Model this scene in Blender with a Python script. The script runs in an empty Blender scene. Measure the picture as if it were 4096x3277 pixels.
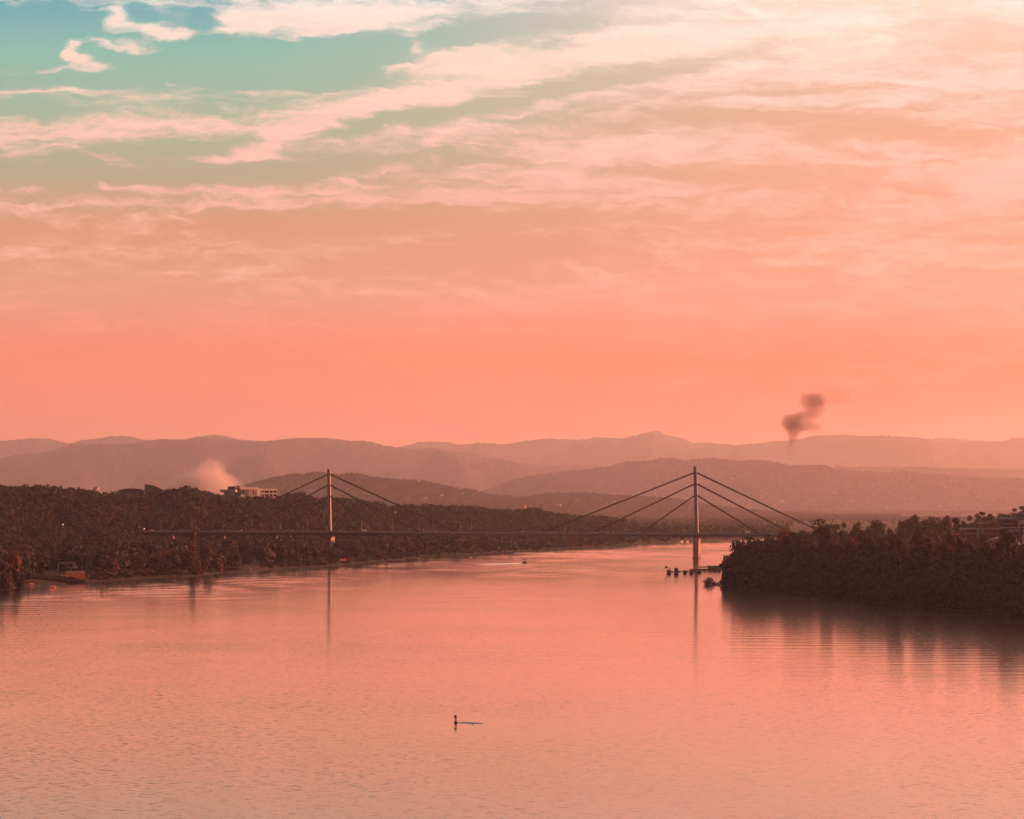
import bpy, math, random
import numpy as np
from mathutils import Vector, Matrix
R = math.radians
random.seed(7)
rng = np.random.default_rng(11)
scene = bpy.context.scene
col = scene.collection

# ------------------------------------------------------------------ camera
F, CX, HY, HC = 8000.0, 2048.0, 2040.0, 46.5      # focal length and horizon in photograph pixels, camera height in metres
cam = bpy.data.cameras.new('camera'); cam_o = bpy.data.objects.new('camera', cam); col.objects.link(cam_o)
cam_o.location = (0, 0, HC); cam_o.rotation_euler = (R(90), 0, 0)
cam.sensor_width = 36.0; cam.lens = 36.0 * F / 4096.0
cam.shift_y = (HY - 1638.5) / 4096.0
cam.clip_start = 1.0; cam.clip_end = 60000.0
scene.camera = cam_o
def at(px, py, Y): return Vector(((px - CX) / F * Y, Y, HC - (py - HY) / F * Y))
def wy(py): return HC * F / (py - HY)              # distance of a point of the water line
def s2l(c):
    return tuple((v / 255 / 12.92) if v / 255 <= 0.04045 else ((v / 255 + 0.055) / 1.055) ** 2.4 for v in c)

# ------------------------------------------------------------------ light
SUN_AZ, SUN_EL = 79.0, 6.5
scene.view_settings.view_transform = 'Standard'; scene.view_settings.look = 'None'
scene.view_settings.exposure = 0.0; scene.view_settings.gamma = 1.0
cy = scene.cycles
cy.use_denoising = True
cy.max_bounces = 5; cy.diffuse_bounces = 2; cy.glossy_bounces = 3; cy.transmission_bounces = 3
cy.volume_bounces = 1; cy.transparent_max_bounces = 8
cy.sample_clamp_indirect = 4.0
sun = bpy.data.lights.new('sun', 'SUN'); sun.energy = 5.0; sun.angle = R(0.6); sun.color = (1.0, 0.29, 0.14)
sun_o = bpy.data.objects.new('sun', sun); col.objects.link(sun_o)
sd = Vector((math.sin(R(SUN_AZ)) * math.cos(R(SUN_EL)), math.cos(R(SUN_AZ)) * math.cos(R(SUN_EL)), math.sin(R(SUN_EL))))
sun_o.rotation_euler = sd.to_track_quat('Z', 'Y').to_euler()

class NT:
    """small helper to write node graphs as expressions"""
    def __init__(self, tree): self.t = tree; self.n = tree.nodes; self.l = tree.links
    def node(self, kind, **kw):
        n = self.n.new(kind)
        for k, v in kw.items(): setattr(n, k, v)
        return n
    def put(self, sock, v):
        if hasattr(v, 'is_output'): self.l.new(v, sock)
        else: sock.default_value = v
    def m(self, op, a, b=0.0, c=0.0, clamp=False):
        n = self.node('ShaderNodeMath', operation=op, use_clamp=clamp)
        for i, v in enumerate((a, b, c)):
            self.put(n.inputs[i], v)
        return n.outputs[0]
    def v(self, op, a, b=(0, 0, 0), out=0):
        n = self.node('ShaderNodeVectorMath', operation=op)
        self.put(n.inputs[0], a); self.put(n.inputs[1], b)
        return n.outputs['Value'] if op in ('DOT_PRODUCT', 'LENGTH') else n.outputs[0]
    def xyz(self, x, y, z=0.0):
        n = self.node('ShaderNodeCombineXYZ')
        self.put(n.inputs[0], x); self.put(n.inputs[1], y); self.put(n.inputs[2], z)
        return n.outputs[0]
    def noise(self, vec, scale=1.0, detail=4.0, rough=0.55, dist=0.0):
        n = self.node('ShaderNodeTexNoise')
        self.put(n.inputs['Vector'], vec); n.inputs['Scale'].default_value = scale
        n.inputs['Detail'].default_value = detail; n.inputs['Roughness'].default_value = rough
        n.inputs['Distortion'].default_value = dist
        return n.outputs['Fac'], n.outputs['Color']
    def ramp(self, fac, stops, interp='EASE'):
        n = self.node('ShaderNodeValToRGB'); self.put(n.inputs[0], fac)
        cr = n.color_ramp; cr.interpolation = interp
        while len(cr.elements) < len(stops): cr.elements.new(0.5)
        for e, (p, c) in zip(cr.elements, stops):
            e.position = p; e.color = (*c, 1.0) if len(c) == 3 else c
        return n.outputs[0]
    def mix(self, fac, a, b):
        n = self.node('ShaderNodeMix', data_type='RGBA')
        self.put(n.inputs['Factor'], fac)
        ins = [s for s in n.inputs if s.type == 'RGBA']
        for s, v in zip(ins, (a, b)): self.put(s, v if hasattr(v, 'is_output') else (*v, 1.0) if len(v) == 3 else v)
        return [s for s in n.outputs if s.type == 'RGBA'][0]
    def mapr(self, v, a, b, c, d, kind='SMOOTHSTEP'):
        n = self.node('ShaderNodeMapRange', interpolation_type=kind)
        for i, q in enumerate((v, a, b, c, d)): self.put(n.inputs[i], q)
        return n.outputs[0]

world = bpy.data.worlds.new('World'); scene.world = world; world.use_nodes = True
W = NT(world.node_tree); W.n.clear()
geo = W.node('ShaderNodeTexCoord')
sep = W.node('ShaderNodeSeparateXYZ'); W.l.new(geo.outputs['Generated'], sep.inputs[0])
ay = W.m('MAXIMUM', W.m('ABSOLUTE', sep.outputs[1]), 0.12)
U = W.m('DIVIDE', sep.outputs[0], ay); V = W.m('DIVIDE', sep.outputs[2], ay)
X = W.m('MULTIPLY_ADD', U, 8.0, 2.048); Yv = W.m('MULTIPLY_ADD', V, -8.0, 2.04)
X = W.m('MINIMUM', W.m('MAXIMUM', X, -30.0), 30.0); Yv = W.m('MINIMUM', W.m('MAXIMUM', Yv, -30.0), 2.3)
P = W.xyz(X, Yv)
_, wc1 = W.noise(W.v('MULTIPLY', P, (1.3, 3.6, 1)), 1.0, 5.0, 0.55)
_, wc2 = W.noise(W.v('MULTIPLY', P, (5.0, 11.0, 1)), 1.0, 5.0, 0.6)
warp = W.v('ADD', W.v('MULTIPLY', W.v('SUBTRACT', wc1, (.5, .5, .5)), (0.26, 0.11, 0)),
           W.v('MULTIPLY', W.v('SUBTRACT', wc2, (.5, .5, .5)), (0.18, 0.095, 0)))
PW = W.v('ADD', W.v('ADD', P, warp), W.xyz(0.0, W.mapr(Yv, .2, .45, -.045, -.01)))
def blob(src, cx, cy_, rx, ry, ang):
    mp = W.node('ShaderNodeMapping', vector_type='TEXTURE')
    W.l.new(src, mp.inputs['Vector'])
    mp.inputs['Location'].default_value = (cx, cy_, 0); mp.inputs['Rotation'].default_value = (0, 0, R(ang))
    mp.inputs['Scale'].default_value = (rx, ry, 1)
    d = W.v('DOT_PRODUCT', mp.outputs[0], mp.outputs[0])
    return W.m('POWER', 2.718, W.m('MULTIPLY', d, -1.0))
# openings (negative) and banks (positive) of cirrus: centre, radii, tilt, weight, in thousandths of the sky grid
CLOUDS = [
    (0.06, 0.06, .40, .10, 0, -1.0), (0.12, 0.20, .20, .06, 0, -.8), (1.12, 0.235, .58, .10, 1, -1.25), (0.75, .18, .35, .07, 0, -.7), (2.02, 0.085, .42, .045, -9, -1.0),
    (1.55, .13, .35, .035, -4, -.9), (0.20, 0.285, .48, .040, 2, -.8), (0.10, 0.43, .36, .040, 3, -.75), (2.46, 0.285, .46, .045, -12, -1.15),
    (1.52, 0.495, .36, .034, -9, -1.05), (0.72, 0.585, .25, .036, -3, -.95), (0.42, 0.685, .62, .050, 1, -1.1),
    (1.30, 0.665, .36, .040, -8, -.85), (3.00, 0.465, .42, .036, 3, -.75), (1.25, 0.885, .62, .055, 0, -.7), (0.2, .93, .5, .04, 4, -.5),
    (1.98, 0.62, .28, .026, 2, -.8), (2.85, 0.685, .42, .035, 2, -.6), (2.25, 0.87, .45, .035, -3, -.6),
    (3.20, 0.34, .30, .016, -2, -.6), (1.0, 1.07, .8, .04, 4, -.4), (3.5, .53, .5, .04, 0, -.5), (3.4, .72, .4, .05, 0, -.45), (3.0, .90, .7, .045, -4, -.5), (2.1, 1.02, .7, .05, 0, -.45),
    (1.32, 0.030, .42, .055, -4, 1.3), (0.95, 0.03, .10, .035, 10, .8), (2.72, 0.120, .62, .045, -8, .75), (0.80, 0.04, .055, .05, 0, -1.2), (0.62, 0.095, .14, .030, 8, 1.35),
    (0.44, 0.030, .05, .045, 55, 1.2), (0.287, 0.160, .032, .05, -15, 1.3), (0.355, 0.207, .10, .022, 10, 1.3),
    (0.56, 0.148, .20, .018, 3, 1.1), (0.18, 0.243, .18, .013, -3, 1.1), (1.655, 0.135, .045, .032, 20, 1.5), (0.66, 0.30, .06, .022, 10, .8), (0.12, .345, .22, .012, 2, .8), (1.1, .345, .5, .02, 2, .5),
    (1.62, 0.235, .14, .02, -10, .9), (1.80, 0.215, .24, .065, -22, .9), (0.55, 0.500, .80, .060, 2, .60), (1.50, 0.425, .50, .045, -17, .8),
    (2.15, 0.25, .5, .06, -16, .6), (2.2, .39, .6, .03, -12, .5), (1.05, 0.632, .42, .018, 2, .75), (0.42, 0.635, .16, .024, 16, .6),
    (1.10, 0.585, .05, .045, 20, .7), (0.66, 0.755, .36, .026, 1, .85), (0.12, 0.825, .30, .016, -2, .6), (.75, .82, .4, .018, 2, .5),
    (2.35, 0.60, .60, .05, -7, .5), (3.57, 0.400, .13, .024, -14, .7), (3.60, 0.572, .08, .012, 0, .6), (2.5, .72, .4, .03, 2, .45),
    (3.66, 0.62, .14, .011, 4, .6), (3.75, 0.298, .70, .016, 2, .6), (4.05, 0.66, .18, .035, -18, .7),
    (3.95, 0.79, .42, .05, -10, .6), (2.75, .752, .30, .016, -6, .6), (1.95, .79, .55, .026, -1, .55),
    (1.5, .80, .40, .018, -2, .45), (1.15, 1.05, .30, .030, -16, .5), (3.3, .10, .5, .06, -3, .3), (4.0, .10, .35, .08, 10, -.5), (3.3, .24, .5, .07, 0, .3), (3.4, .86, .5, .03, -5, .4), (.5, 1.0, .5, .03, 0, .4),
]
acc = W.mapr(X, 0.2, 3.4, 0.34, 0.52)
acc = W.m('ADD', acc, W.mapr(Yv, 0.6, 1.4, 0.0, -0.12))
acc = W.m('ADD', acc, W.mapr(Yv, -2.6, -0.25, -1.3, 0.0))
for (a, b, rx, ry, an, w) in CLOUDS:
    acc = W.m('MULTIPLY_ADD', blob(PW, a, b, rx, ry, an), w, acc)
mpr = W.node('ShaderNodeMapping', vector_type='POINT'); W.l.new(PW, mpr.inputs['Vector'])
mpr.inputs['Rotation'].default_value = (0, 0, R(7)); mpr.inputs['Scale'].default_value = (1.0, 5.5, 1)
n1, _ = W.noise(mpr.outputs[0], 1.3, 8.0, 0.60)
n2, _ = W.noise(mpr.outputs[0], 4.2, 8.0, 0.64, .4)
n3, _ = W.noise(W.v('MULTIPLY', mpr.outputs[0], (1.0, .45, 1)), 13.0, 6.0, 0.66, .6)
low = W.mapr(Yv, .45, .85, 1.2, 1.8)
for q_, k_ in ((n1, 1.45), (n2, 1.35), (n3, .60)):
    acc = W.m('ADD', acc, W.m('MULTIPLY', W.m('MULTIPLY', W.m('SUBTRACT', q_, 0.5), k_), low))
cloud = W.mapr(acc, -0.12, 1.18, 0.0, 1.0, 'SMOOTHERSTEP')
tY = W.m('DIVIDE', W.m('ADD', Yv, 0.35), 2.45, clamp=True)
def ys(y): return (y + 0.35) / 2.45
def rmp(stops): return W.ramp(tY, [(ys(y), s2l(c)) for y, c in stops], 'LINEAR')
clear_l = rmp([(-.34, (98, 112, 114)), (0, (70, 172, 182)), (.20, (118, 192, 176)), (.45, (150, 184, 156)), (.70, (172, 168, 134)),
               (.92, (220, 150, 114)), (1.18, (232, 154, 124)), (1.42, (252, 131, 96)), (1.75, (254, 133, 99)), (2.04, (250, 128, 94))])
clear_r = rmp([(-.3, (250, 214, 190)), (0, (253, 218, 196)), (.25, (232, 194, 164)), (.45, (228, 172, 140)), (.70, (238, 166, 136)),
               (.92, (236, 158, 128)), (1.2, (246, 154, 126)), (1.45, (254, 116, 76)), (1.75, (255, 120, 82)), (2.04, (252, 118, 82))])
clear = W.mix(W.mapr(X, 0.9, 3.6, 0, 1), clear_l, clear_r)
cc = rmp([(-.3, (255, 246, 236)), (0, (255, 241, 228)), (.14, (255, 230, 213)), (.32, (255, 219, 201)), (.55, (252, 202, 182)),
          (.80, (246, 184, 164)), (1.1, (250, 178, 154)), (1.4, (255, 138, 102)), (1.75, (255, 130, 94)), (2.04, (252, 124, 90))])
cc = W.v('SCALE', cc); W.l.new(W.m('ADD', W.m('MULTIPLY_ADD', n2, .34, .80), W.m('MULTIPLY', n3, .06)), cc.node.inputs['Scale'])   # uneven thickness inside the cloud
skyc = W.mix(cloud, clear, cc)
# slow unevenness of the air itself, and the brighter quarter towards the sun
br, _ = W.noise(W.v('MULTIPLY', P, (.5, 1.6, 1)), 1.0, 3.0, 0.5)
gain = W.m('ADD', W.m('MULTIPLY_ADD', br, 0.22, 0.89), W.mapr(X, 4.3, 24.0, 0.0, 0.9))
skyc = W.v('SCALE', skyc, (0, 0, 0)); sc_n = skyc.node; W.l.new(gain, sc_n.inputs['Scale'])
# sky behind the camera dimmed and blued to deepen and cool the shade
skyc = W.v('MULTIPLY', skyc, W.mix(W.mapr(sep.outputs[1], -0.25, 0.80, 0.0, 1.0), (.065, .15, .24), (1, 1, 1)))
nish = W.node('ShaderNodeTexSky', sky_type='NISHITA'); nish.sun_disc = False
nish.sun_elevation = R(SUN_EL); nish.sun_rotation = R(SUN_AZ); nish.dust_density = 3.0; nish.altitude = 60
nz = W.v('SCALE', nish.outputs[0]); nz.node.inputs['Scale'].default_value = 0.012
# aureole added round the low sun, off frame right, brightens haze and lit sides
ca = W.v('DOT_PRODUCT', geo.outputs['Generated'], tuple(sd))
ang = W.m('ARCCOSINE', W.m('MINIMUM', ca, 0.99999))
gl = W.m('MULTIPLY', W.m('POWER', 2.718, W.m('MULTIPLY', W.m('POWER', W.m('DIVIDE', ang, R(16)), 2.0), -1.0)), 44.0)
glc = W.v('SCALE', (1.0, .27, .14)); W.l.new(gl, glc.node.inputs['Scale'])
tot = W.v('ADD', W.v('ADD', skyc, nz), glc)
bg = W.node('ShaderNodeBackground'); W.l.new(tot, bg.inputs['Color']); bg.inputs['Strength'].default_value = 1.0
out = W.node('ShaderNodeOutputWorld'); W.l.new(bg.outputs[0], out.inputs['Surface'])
world.cycles.sampling_method = 'MANUAL'; world.cycles.sample_map_resolution = 512

# ------------------------------------------------------------------ materials
def material(name, base, rough=0.8, spec=0.3, var=0.0, scale=0.3, metal=0.0, base2=None, emit=None, estr=0.0):
    m = bpy.data.materials.new(name); m.use_nodes = True
    T = NT(m.node_tree); b = T.n['Principled BSDF']
    b.inputs['Roughness'].default_value = rough; b.inputs['Metallic'].default_value = metal
    b.inputs['Specular IOR Level'].default_value = spec
    if var > 0 or base2:
        g = T.node('ShaderNodeNewGeometry')
        f, _ = T.noise(g.outputs['Position'], scale, 5.0, 0.6)
        c2 = base2 or tuple(v * (1 - var) for v in base)
        T.l.new(T.mix(T.mapr(f, .32, .68, 0, 1), base, c2), b.inputs['Base Color'])
    else:
        b.inputs['Base Color'].default_value = (*base, 1)
    if emit:
        b.inputs['Emission Color'].default_value = (*emit, 1); b.inputs['Emission Strength'].default_value = estr
    return m
def foliage(name, dark, mid, rust, size, amount=.5, by_tree=False):
    m = bpy.data.materials.new(name); m.use_nodes = True
    T = NT(m.node_tree); b = T.n['Principled BSDF']
    b.inputs['Roughness'].default_value = 0.75; b.inputs['Specular IOR Level'].default_value = 0.15
    g = T.node('ShaderNodeNewGeometry')
    f, _ = T.noise(g.outputs['Position'], size, 3.0, 0.6)
    if by_tree:
        a = T.node('ShaderNodeAttribute', attribute_name='tint'); rnd = a.outputs['Fac']
    else:
        rnd = T.node('ShaderNodeObjectInfo').outputs['Random']
    c = T.mix(T.mapr(f, .35, .65, 0, 1), dark, mid)
    c = T.mix(T.mapr(rnd, 1 - amount, 1.0, 0, .85), c, rust)
    T.l.new(c, b.inputs['Base Color'])
    tr = T.node('ShaderNodeBsdfTranslucent'); T.l.new(c, tr.inputs['Color'])
    ms = T.node('ShaderNodeMixShader'); ms.inputs[0].default_value = .18
    T.l.new(b.outputs[0], ms.inputs[1]); T.l.new(tr.outputs[0], ms.inputs[2])
    T.l.new(ms.outputs[0], T.n['Material Output'].inputs['Surface'])
    return m
M = dict(
    concrete=material('concrete', (.33, .30, .28), .85, .3, .25, .15),
    pier=material('pier concrete', (.50, .38, .32), .9, .2, .3, .12),
    steel=material('painted steel', (.20, .19, .18), .55, .4, .2, .1),
    pylon=material('pylon paint', (.26, .25, .245), .5, .4, .15, .08),
    slab=material('slab edge', (.42, .36, .33), .8, .3, .2, .2),
    cable=material('cable sheath', (.016, .016, .016), .6, .3),
    asphalt=material('asphalt', (.05, .05, .05), .9, .2, .3, .5),
    white=material('white render', (.62, .58, .54), .8, .3, .12, .4),
    cream=material('cream render', (.60, .52, .44), .8, .3, .15, .4),
    grey=material('grey cladding', (.16, .15, .15), .8, .3, .2, .3),
    darkroof=material('dark roof', (.06, .045, .04), .85, .2, .3, .5),
    redroof=material('red tile roof', (.22, .085, .055), .85, .2, .35, .6),
    paleroof=material('pale sheet roof', (.40, .39, .37), .6, .4, .25, .25),
    brick=material('red brick', (.20, .075, .055), .9, .2, .3, .8),
    bluepanel=material('blue grey panel', (.07, .075, .10), .6, .4, .2, .4),
    glass=material('window glass', (.03, .03, .035), .08, .6),
    wood=material('weathered wood', (.11, .075, .05), .9, .2, .4, .8),
    darkhull=material('dark hull paint', (.045, .045, .05), .5, .4, .2, 1.5),
    cabin=material('cabin paint', (.10, .10, .095), .7, .3, .3, 1.0),
    whitehull=material('white hull paint', (.75, .72, .70), .4, .5, .1, 1.0),
    canvas=material('canvas canopy', (.22, .09, .06), .9, .1, .2, 1.0),
    buoyred=material('buoy red paint', (.20, .025, .025), .5, .4, .35, 3.0),
    buoydark=material('buoy dark band', (.03, .022, .025), .6, .3, .3, 3.0),
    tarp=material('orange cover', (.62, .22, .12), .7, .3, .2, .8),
    rubber=material('tyre rubber', (.02, .02, .02), .9, .1),
    carlight=material('head lamp', (.9, .85, .8), .3, .5, emit=(1.0, .75, .5), estr=3.0),
    streetlight=material('lamp lens', (.7, .6, .5), .3, .5, emit=(1.0, .55, .35), estr=1.2),
    lamphead=material('lamp head', (.30, .27, .25), .5, .4),
    plume=material('dark feathers', (.03, .025, .02), .9, .1),
    bark=material('bark', (.07, .05, .038), .95, .1, .4, 1.2),
    gold=material('gilded sheet', (.75, .38, .10), .35, .6),
    earth=material('bank earth', (.055, .042, .028), .95, .1, .0, .08, base2=(.035, .033, .02)),
    sand=material('path sand', (.26, .19, .14), .95, .1, .3, .3),
    skin=material('skin', (.35, .2, .14), .7, .3), cloth=material('dark cloth', (.05, .04, .045), .9, .1),
    hill=material('wooded hill', (.035, .032, .02), .95, .05, .0, .008, base2=(.06, .042, .026)),
)
CAR_PAINT = [material('car paint', c, .3, .5) for c in ((.6, .6, .6), (.04, .04, .05), (.25, .04, .03), (.75, .74, .72), (.12, .14, .2))]
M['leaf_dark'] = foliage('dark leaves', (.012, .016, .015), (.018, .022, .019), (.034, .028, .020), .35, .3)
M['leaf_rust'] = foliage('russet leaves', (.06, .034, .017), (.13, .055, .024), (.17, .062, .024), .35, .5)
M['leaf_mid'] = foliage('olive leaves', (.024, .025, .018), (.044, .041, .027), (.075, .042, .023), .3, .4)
M['leaf_far'] = foliage('wood leaves', (.024, .026, .022), (.040, .039, .030), (.10, .050, .028), .012, .16, True)

# ------------------------------------------------------------------ mesh helpers
def np_mesh(name, verts, quads, mat, smooth=False, parent=None, tint=None):
    me = bpy.data.meshes.new(name)
    verts = np.asarray(verts, np.float32); quads = np.asarray(quads, np.int32)
    k = quads.shape[1]
    me.vertices.add(len(verts)); me.vertices.foreach_set('co', verts.ravel())
    me.loops.add(quads.size); me.loops.foreach_set('vertex_index', quads.ravel())
    me.polygons.add(len(quads)); me.polygons.foreach_set('loop_start', np.arange(0, quads.size, k, dtype=np.int32))
    if tint is not None:
        a = me.attributes.new('tint', 'FLOAT', 'FACE'); a.data.foreach_set('value', np.asarray(tint, np.float32))
    me.update(calc_edges=True); me.validate()
    if smooth: me.polygons.foreach_set('use_smooth', np.ones(len(me.polygons), bool))
    me.materials.append(mat)
    o = bpy.data.objects.new(name, me); col.objects.link(o)
    if parent: o.parent = parent
    return o
class MB:
    def __init__(s): s.v = []; s.f = []
    def add(s, vs, fs):
        b = len(s.v); s.v += [tuple(v) for v in vs]; s.f += [tuple(b + i for i in f) for f in fs]; return s
    def box(s, x0, x1, y0, y1, z0, z1):
        return s.add([(x0, y0, z0), (x1, y0, z0), (x1, y1, z0), (x0, y1, z0), (x0, y0, z1), (x1, y0, z1), (x1, y1, z1), (x0, y1, z1)],
                     [(0, 3, 2, 1), (4, 5, 6, 7), (0, 1, 5, 4), (1, 2, 6, 5), (2, 3, 7, 6), (3, 0, 4, 7)])
    def loft(s, rings, cap=True):
        n = len(rings[0]); vs = [p for r in rings for p in r]; fs = []
        for k in range(len(rings) - 1):
            for i in range(n):
                j = (i + 1) % n; fs.append((k * n + i, k * n + j, (k + 1) * n + j, (k + 1) * n + i))
        if cap: fs += [tuple(range(n))[::-1], tuple((len(rings) - 1) * n + i for i in range(n))]
        return s.add(vs, fs)
    def tube(s, pts, rad, n=6):
        pts = [Vector(p) for p in pts]; rad = rad if hasattr(rad, '__len__') else [rad] * len(pts)
        rings = []
        for i, p in enumerate(pts):
            d = (pts[min(i + 1, len(pts) - 1)] - pts[max(i - 1, 0)]).normalized()
            a = d.cross(Vector((0, 0, 1)) if abs(d.z) < .95 else Vector((1, 0, 0))).normalized(); b = d.cross(a)
            rings.append([p + rad[i] * (a * math.cos(2 * math.pi * k / n) + b * math.sin(2 * math.pi * k / n)) for k in range(n)])
        return s.loft(rings)
    def gable(s, x0, x1, y0, y1, z0, z1, ridge='x'):
        if ridge == 'x':
            ym = (y0 + y1) / 2
            return s.add([(x0, y0, z0), (x1, y0, z0), (x1, y1, z0), (x0, y1, z0), (x0, ym, z1), (x1, ym, z1)],
                         [(0, 1, 5, 4), (2, 3, 4, 5), (0, 4, 3), (1, 2, 5), (0, 3, 2, 1)])
        xm = (x0 + x1) / 2
        return s.add([(x0, y0, z0), (x1, y0, z0), (x1, y1, z0), (x0, y1, z0), (xm, y0, z1), (xm, y1, z1)],
                     [(0, 1, 4), (2, 3, 5), (1, 2, 5, 4), (3, 0, 4, 5), (0, 3, 2, 1)])
    def build(s, name, mat, parent=None, bevel=0.0, smooth=False):
        me = bpy.data.meshes.new(name); me.from_pydata(s.v, [], s.f); me.update(); me.materials.append(mat)
        if smooth:
            for p in me.polygons: p.use_smooth = True
        o = bpy.data.objects.new(name, me); col.objects.link(o)
        if parent: o.parent = parent
        if bevel:
            b = o.modifiers.new('bevel', 'BEVEL'); b.width = bevel; b.segments = 2
        return o
def tag(o, label=None, cat=None, group=None, kind=None):
    if label: o['label'] = label
    if cat: o['category'] = cat
    if group: o['group'] = group
    if kind: o['kind'] = kind
    return o
def thing(name, loc, rz, label, cat, group=None):
    o = bpy.data.objects.new(name, None); col.objects.link(o); o.empty_display_size = 1
    o.location = loc; o.rotation_euler = (0, 0, rz)
    return tag(o, label, cat, group)
def copy_thing(src, loc, rz=0.0, sc=1.0, label=None, group=None):
    def rec(o, parent):
        c = o.copy(); col.objects.link(c); c.parent = parent
        for ch in list(o.children): rec(ch, c)
        return c
    c = rec(src, None); c.location = loc; c.rotation_euler = (0, 0, rz)
    c.scale = (sc,) * 3 if not hasattr(sc, '__len__') else sc
    if label: c['label'] = label
    if group: c['group'] = group
    return c

# ------------------------------------------------------------------ terrain
def waves(a, b, seed, n=14, lo=.6, hi=6.0):
    r = np.random.default_rng(seed); z = 0
    for _ in range(n):
        f = math.exp(r.uniform(math.log(lo), math.log(hi))); t = r.uniform(0, 2 * math.pi)
        z = z + np.sin(f * (a * math.cos(t) + b * math.sin(t)) + r.uniform(0, 6.28)) / f ** .8
    return z / 2.2
def sst(x): x = np.clip(x, 0, 1); return x * x * (3 - 2 * x)
SHORE = [(-1600, 2520), (-600, 2420), (0, 2362), (40, 2358), (100, 2346), (300, 2334), (450, 2324), (600, 2314), (750, 2308), (880, 2294), (1000, 2288), (1100, 2276),
         (1300, 2267), (1400, 2257), (1500, 2248), (1600, 2240), (1700, 2229), (1800, 2223), (1900, 2217), (2030, 2209), (2100, 2203), (2250, 2195),
         (2350, 2189), (2450, 2184), (2500, 2180), (2600, 2174), (2700, 2169), (2800, 2165), (2900, 2160), (2970, 2156), (3100, 2150), (3500, 2146), (6000, 2140)]
SKY_L = [(-1600, 1930), (0, 1940), (60, 1944), (150, 1940), (250, 1948), (330, 1957), (380, 1970), (450, 1979), (580, 1978), (650, 1974), (700, 1953), (760, 1947), (800, 1960),
         (850, 1972), (900, 1980), (960, 1985), (1060, 1985), (1110, 1986), (1150, 1977), (1200, 1968), (1230, 1982), (1280, 1991), (1350, 1996), (1440, 2001),
         (1500, 2011), (1560, 2028), (1650, 2022), (1750, 2019), (1850, 2026), (1950, 2031), (2060, 2036), (2140, 2028), (2200, 2046), (2300, 2060), (2400, 2064), (2550, 2085),
         (2700, 2105), (2900, 2118), (3100, 2120), (6000, 2120)]
RIDGE_L = [(-1600, 2050), (0, 2200), (600, 2400), (1000, 2500), (1500, 2700), (2000, 3000), (2400, 3200), (2800, 3600), (3200, 3700), (6000, 3700)]
def ip(tab, x): return np.interp(x, [p[0] for p in tab], [p[1] for p in tab])
def shoreY(px): return HC * F / (ip(SHORE, px) - HY)
def zpix(py, Y): return HC - (py - HY) / F * Y
TREE_L = 13.0
def z_left(px, Y):
    px = np.asarray(px, float); Y = np.asarray(Y, float)
    ys_, yr = shoreY(px), ip(RIDGE_L, px); zr = np.maximum(zpix(ip(SKY_L, px), yr) - TREE_L, 5.0)
    d = Y - ys_; s = d / np.maximum(yr - ys_, 50)
    z = np.where(d < 0, d * .08, 3.0 * sst(d / 45)) + np.where(d > 0, 4 * sst(s / .4), 0)
    z = z + (zr - 7.0) * sst((s - .60) / .40)
    back = np.exp(-np.maximum(Y - yr - 150, 0) ** 2 / (2 * 700.0 ** 2))
    z = np.where(s > 1, 6 + (z - 6) * back, z)
    x = (px - CX) / F * Y
    return z + np.where(d > 30, 1.2 * waves(x / 60, Y / 60, 3), 0) * sst(s * 3)
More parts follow.
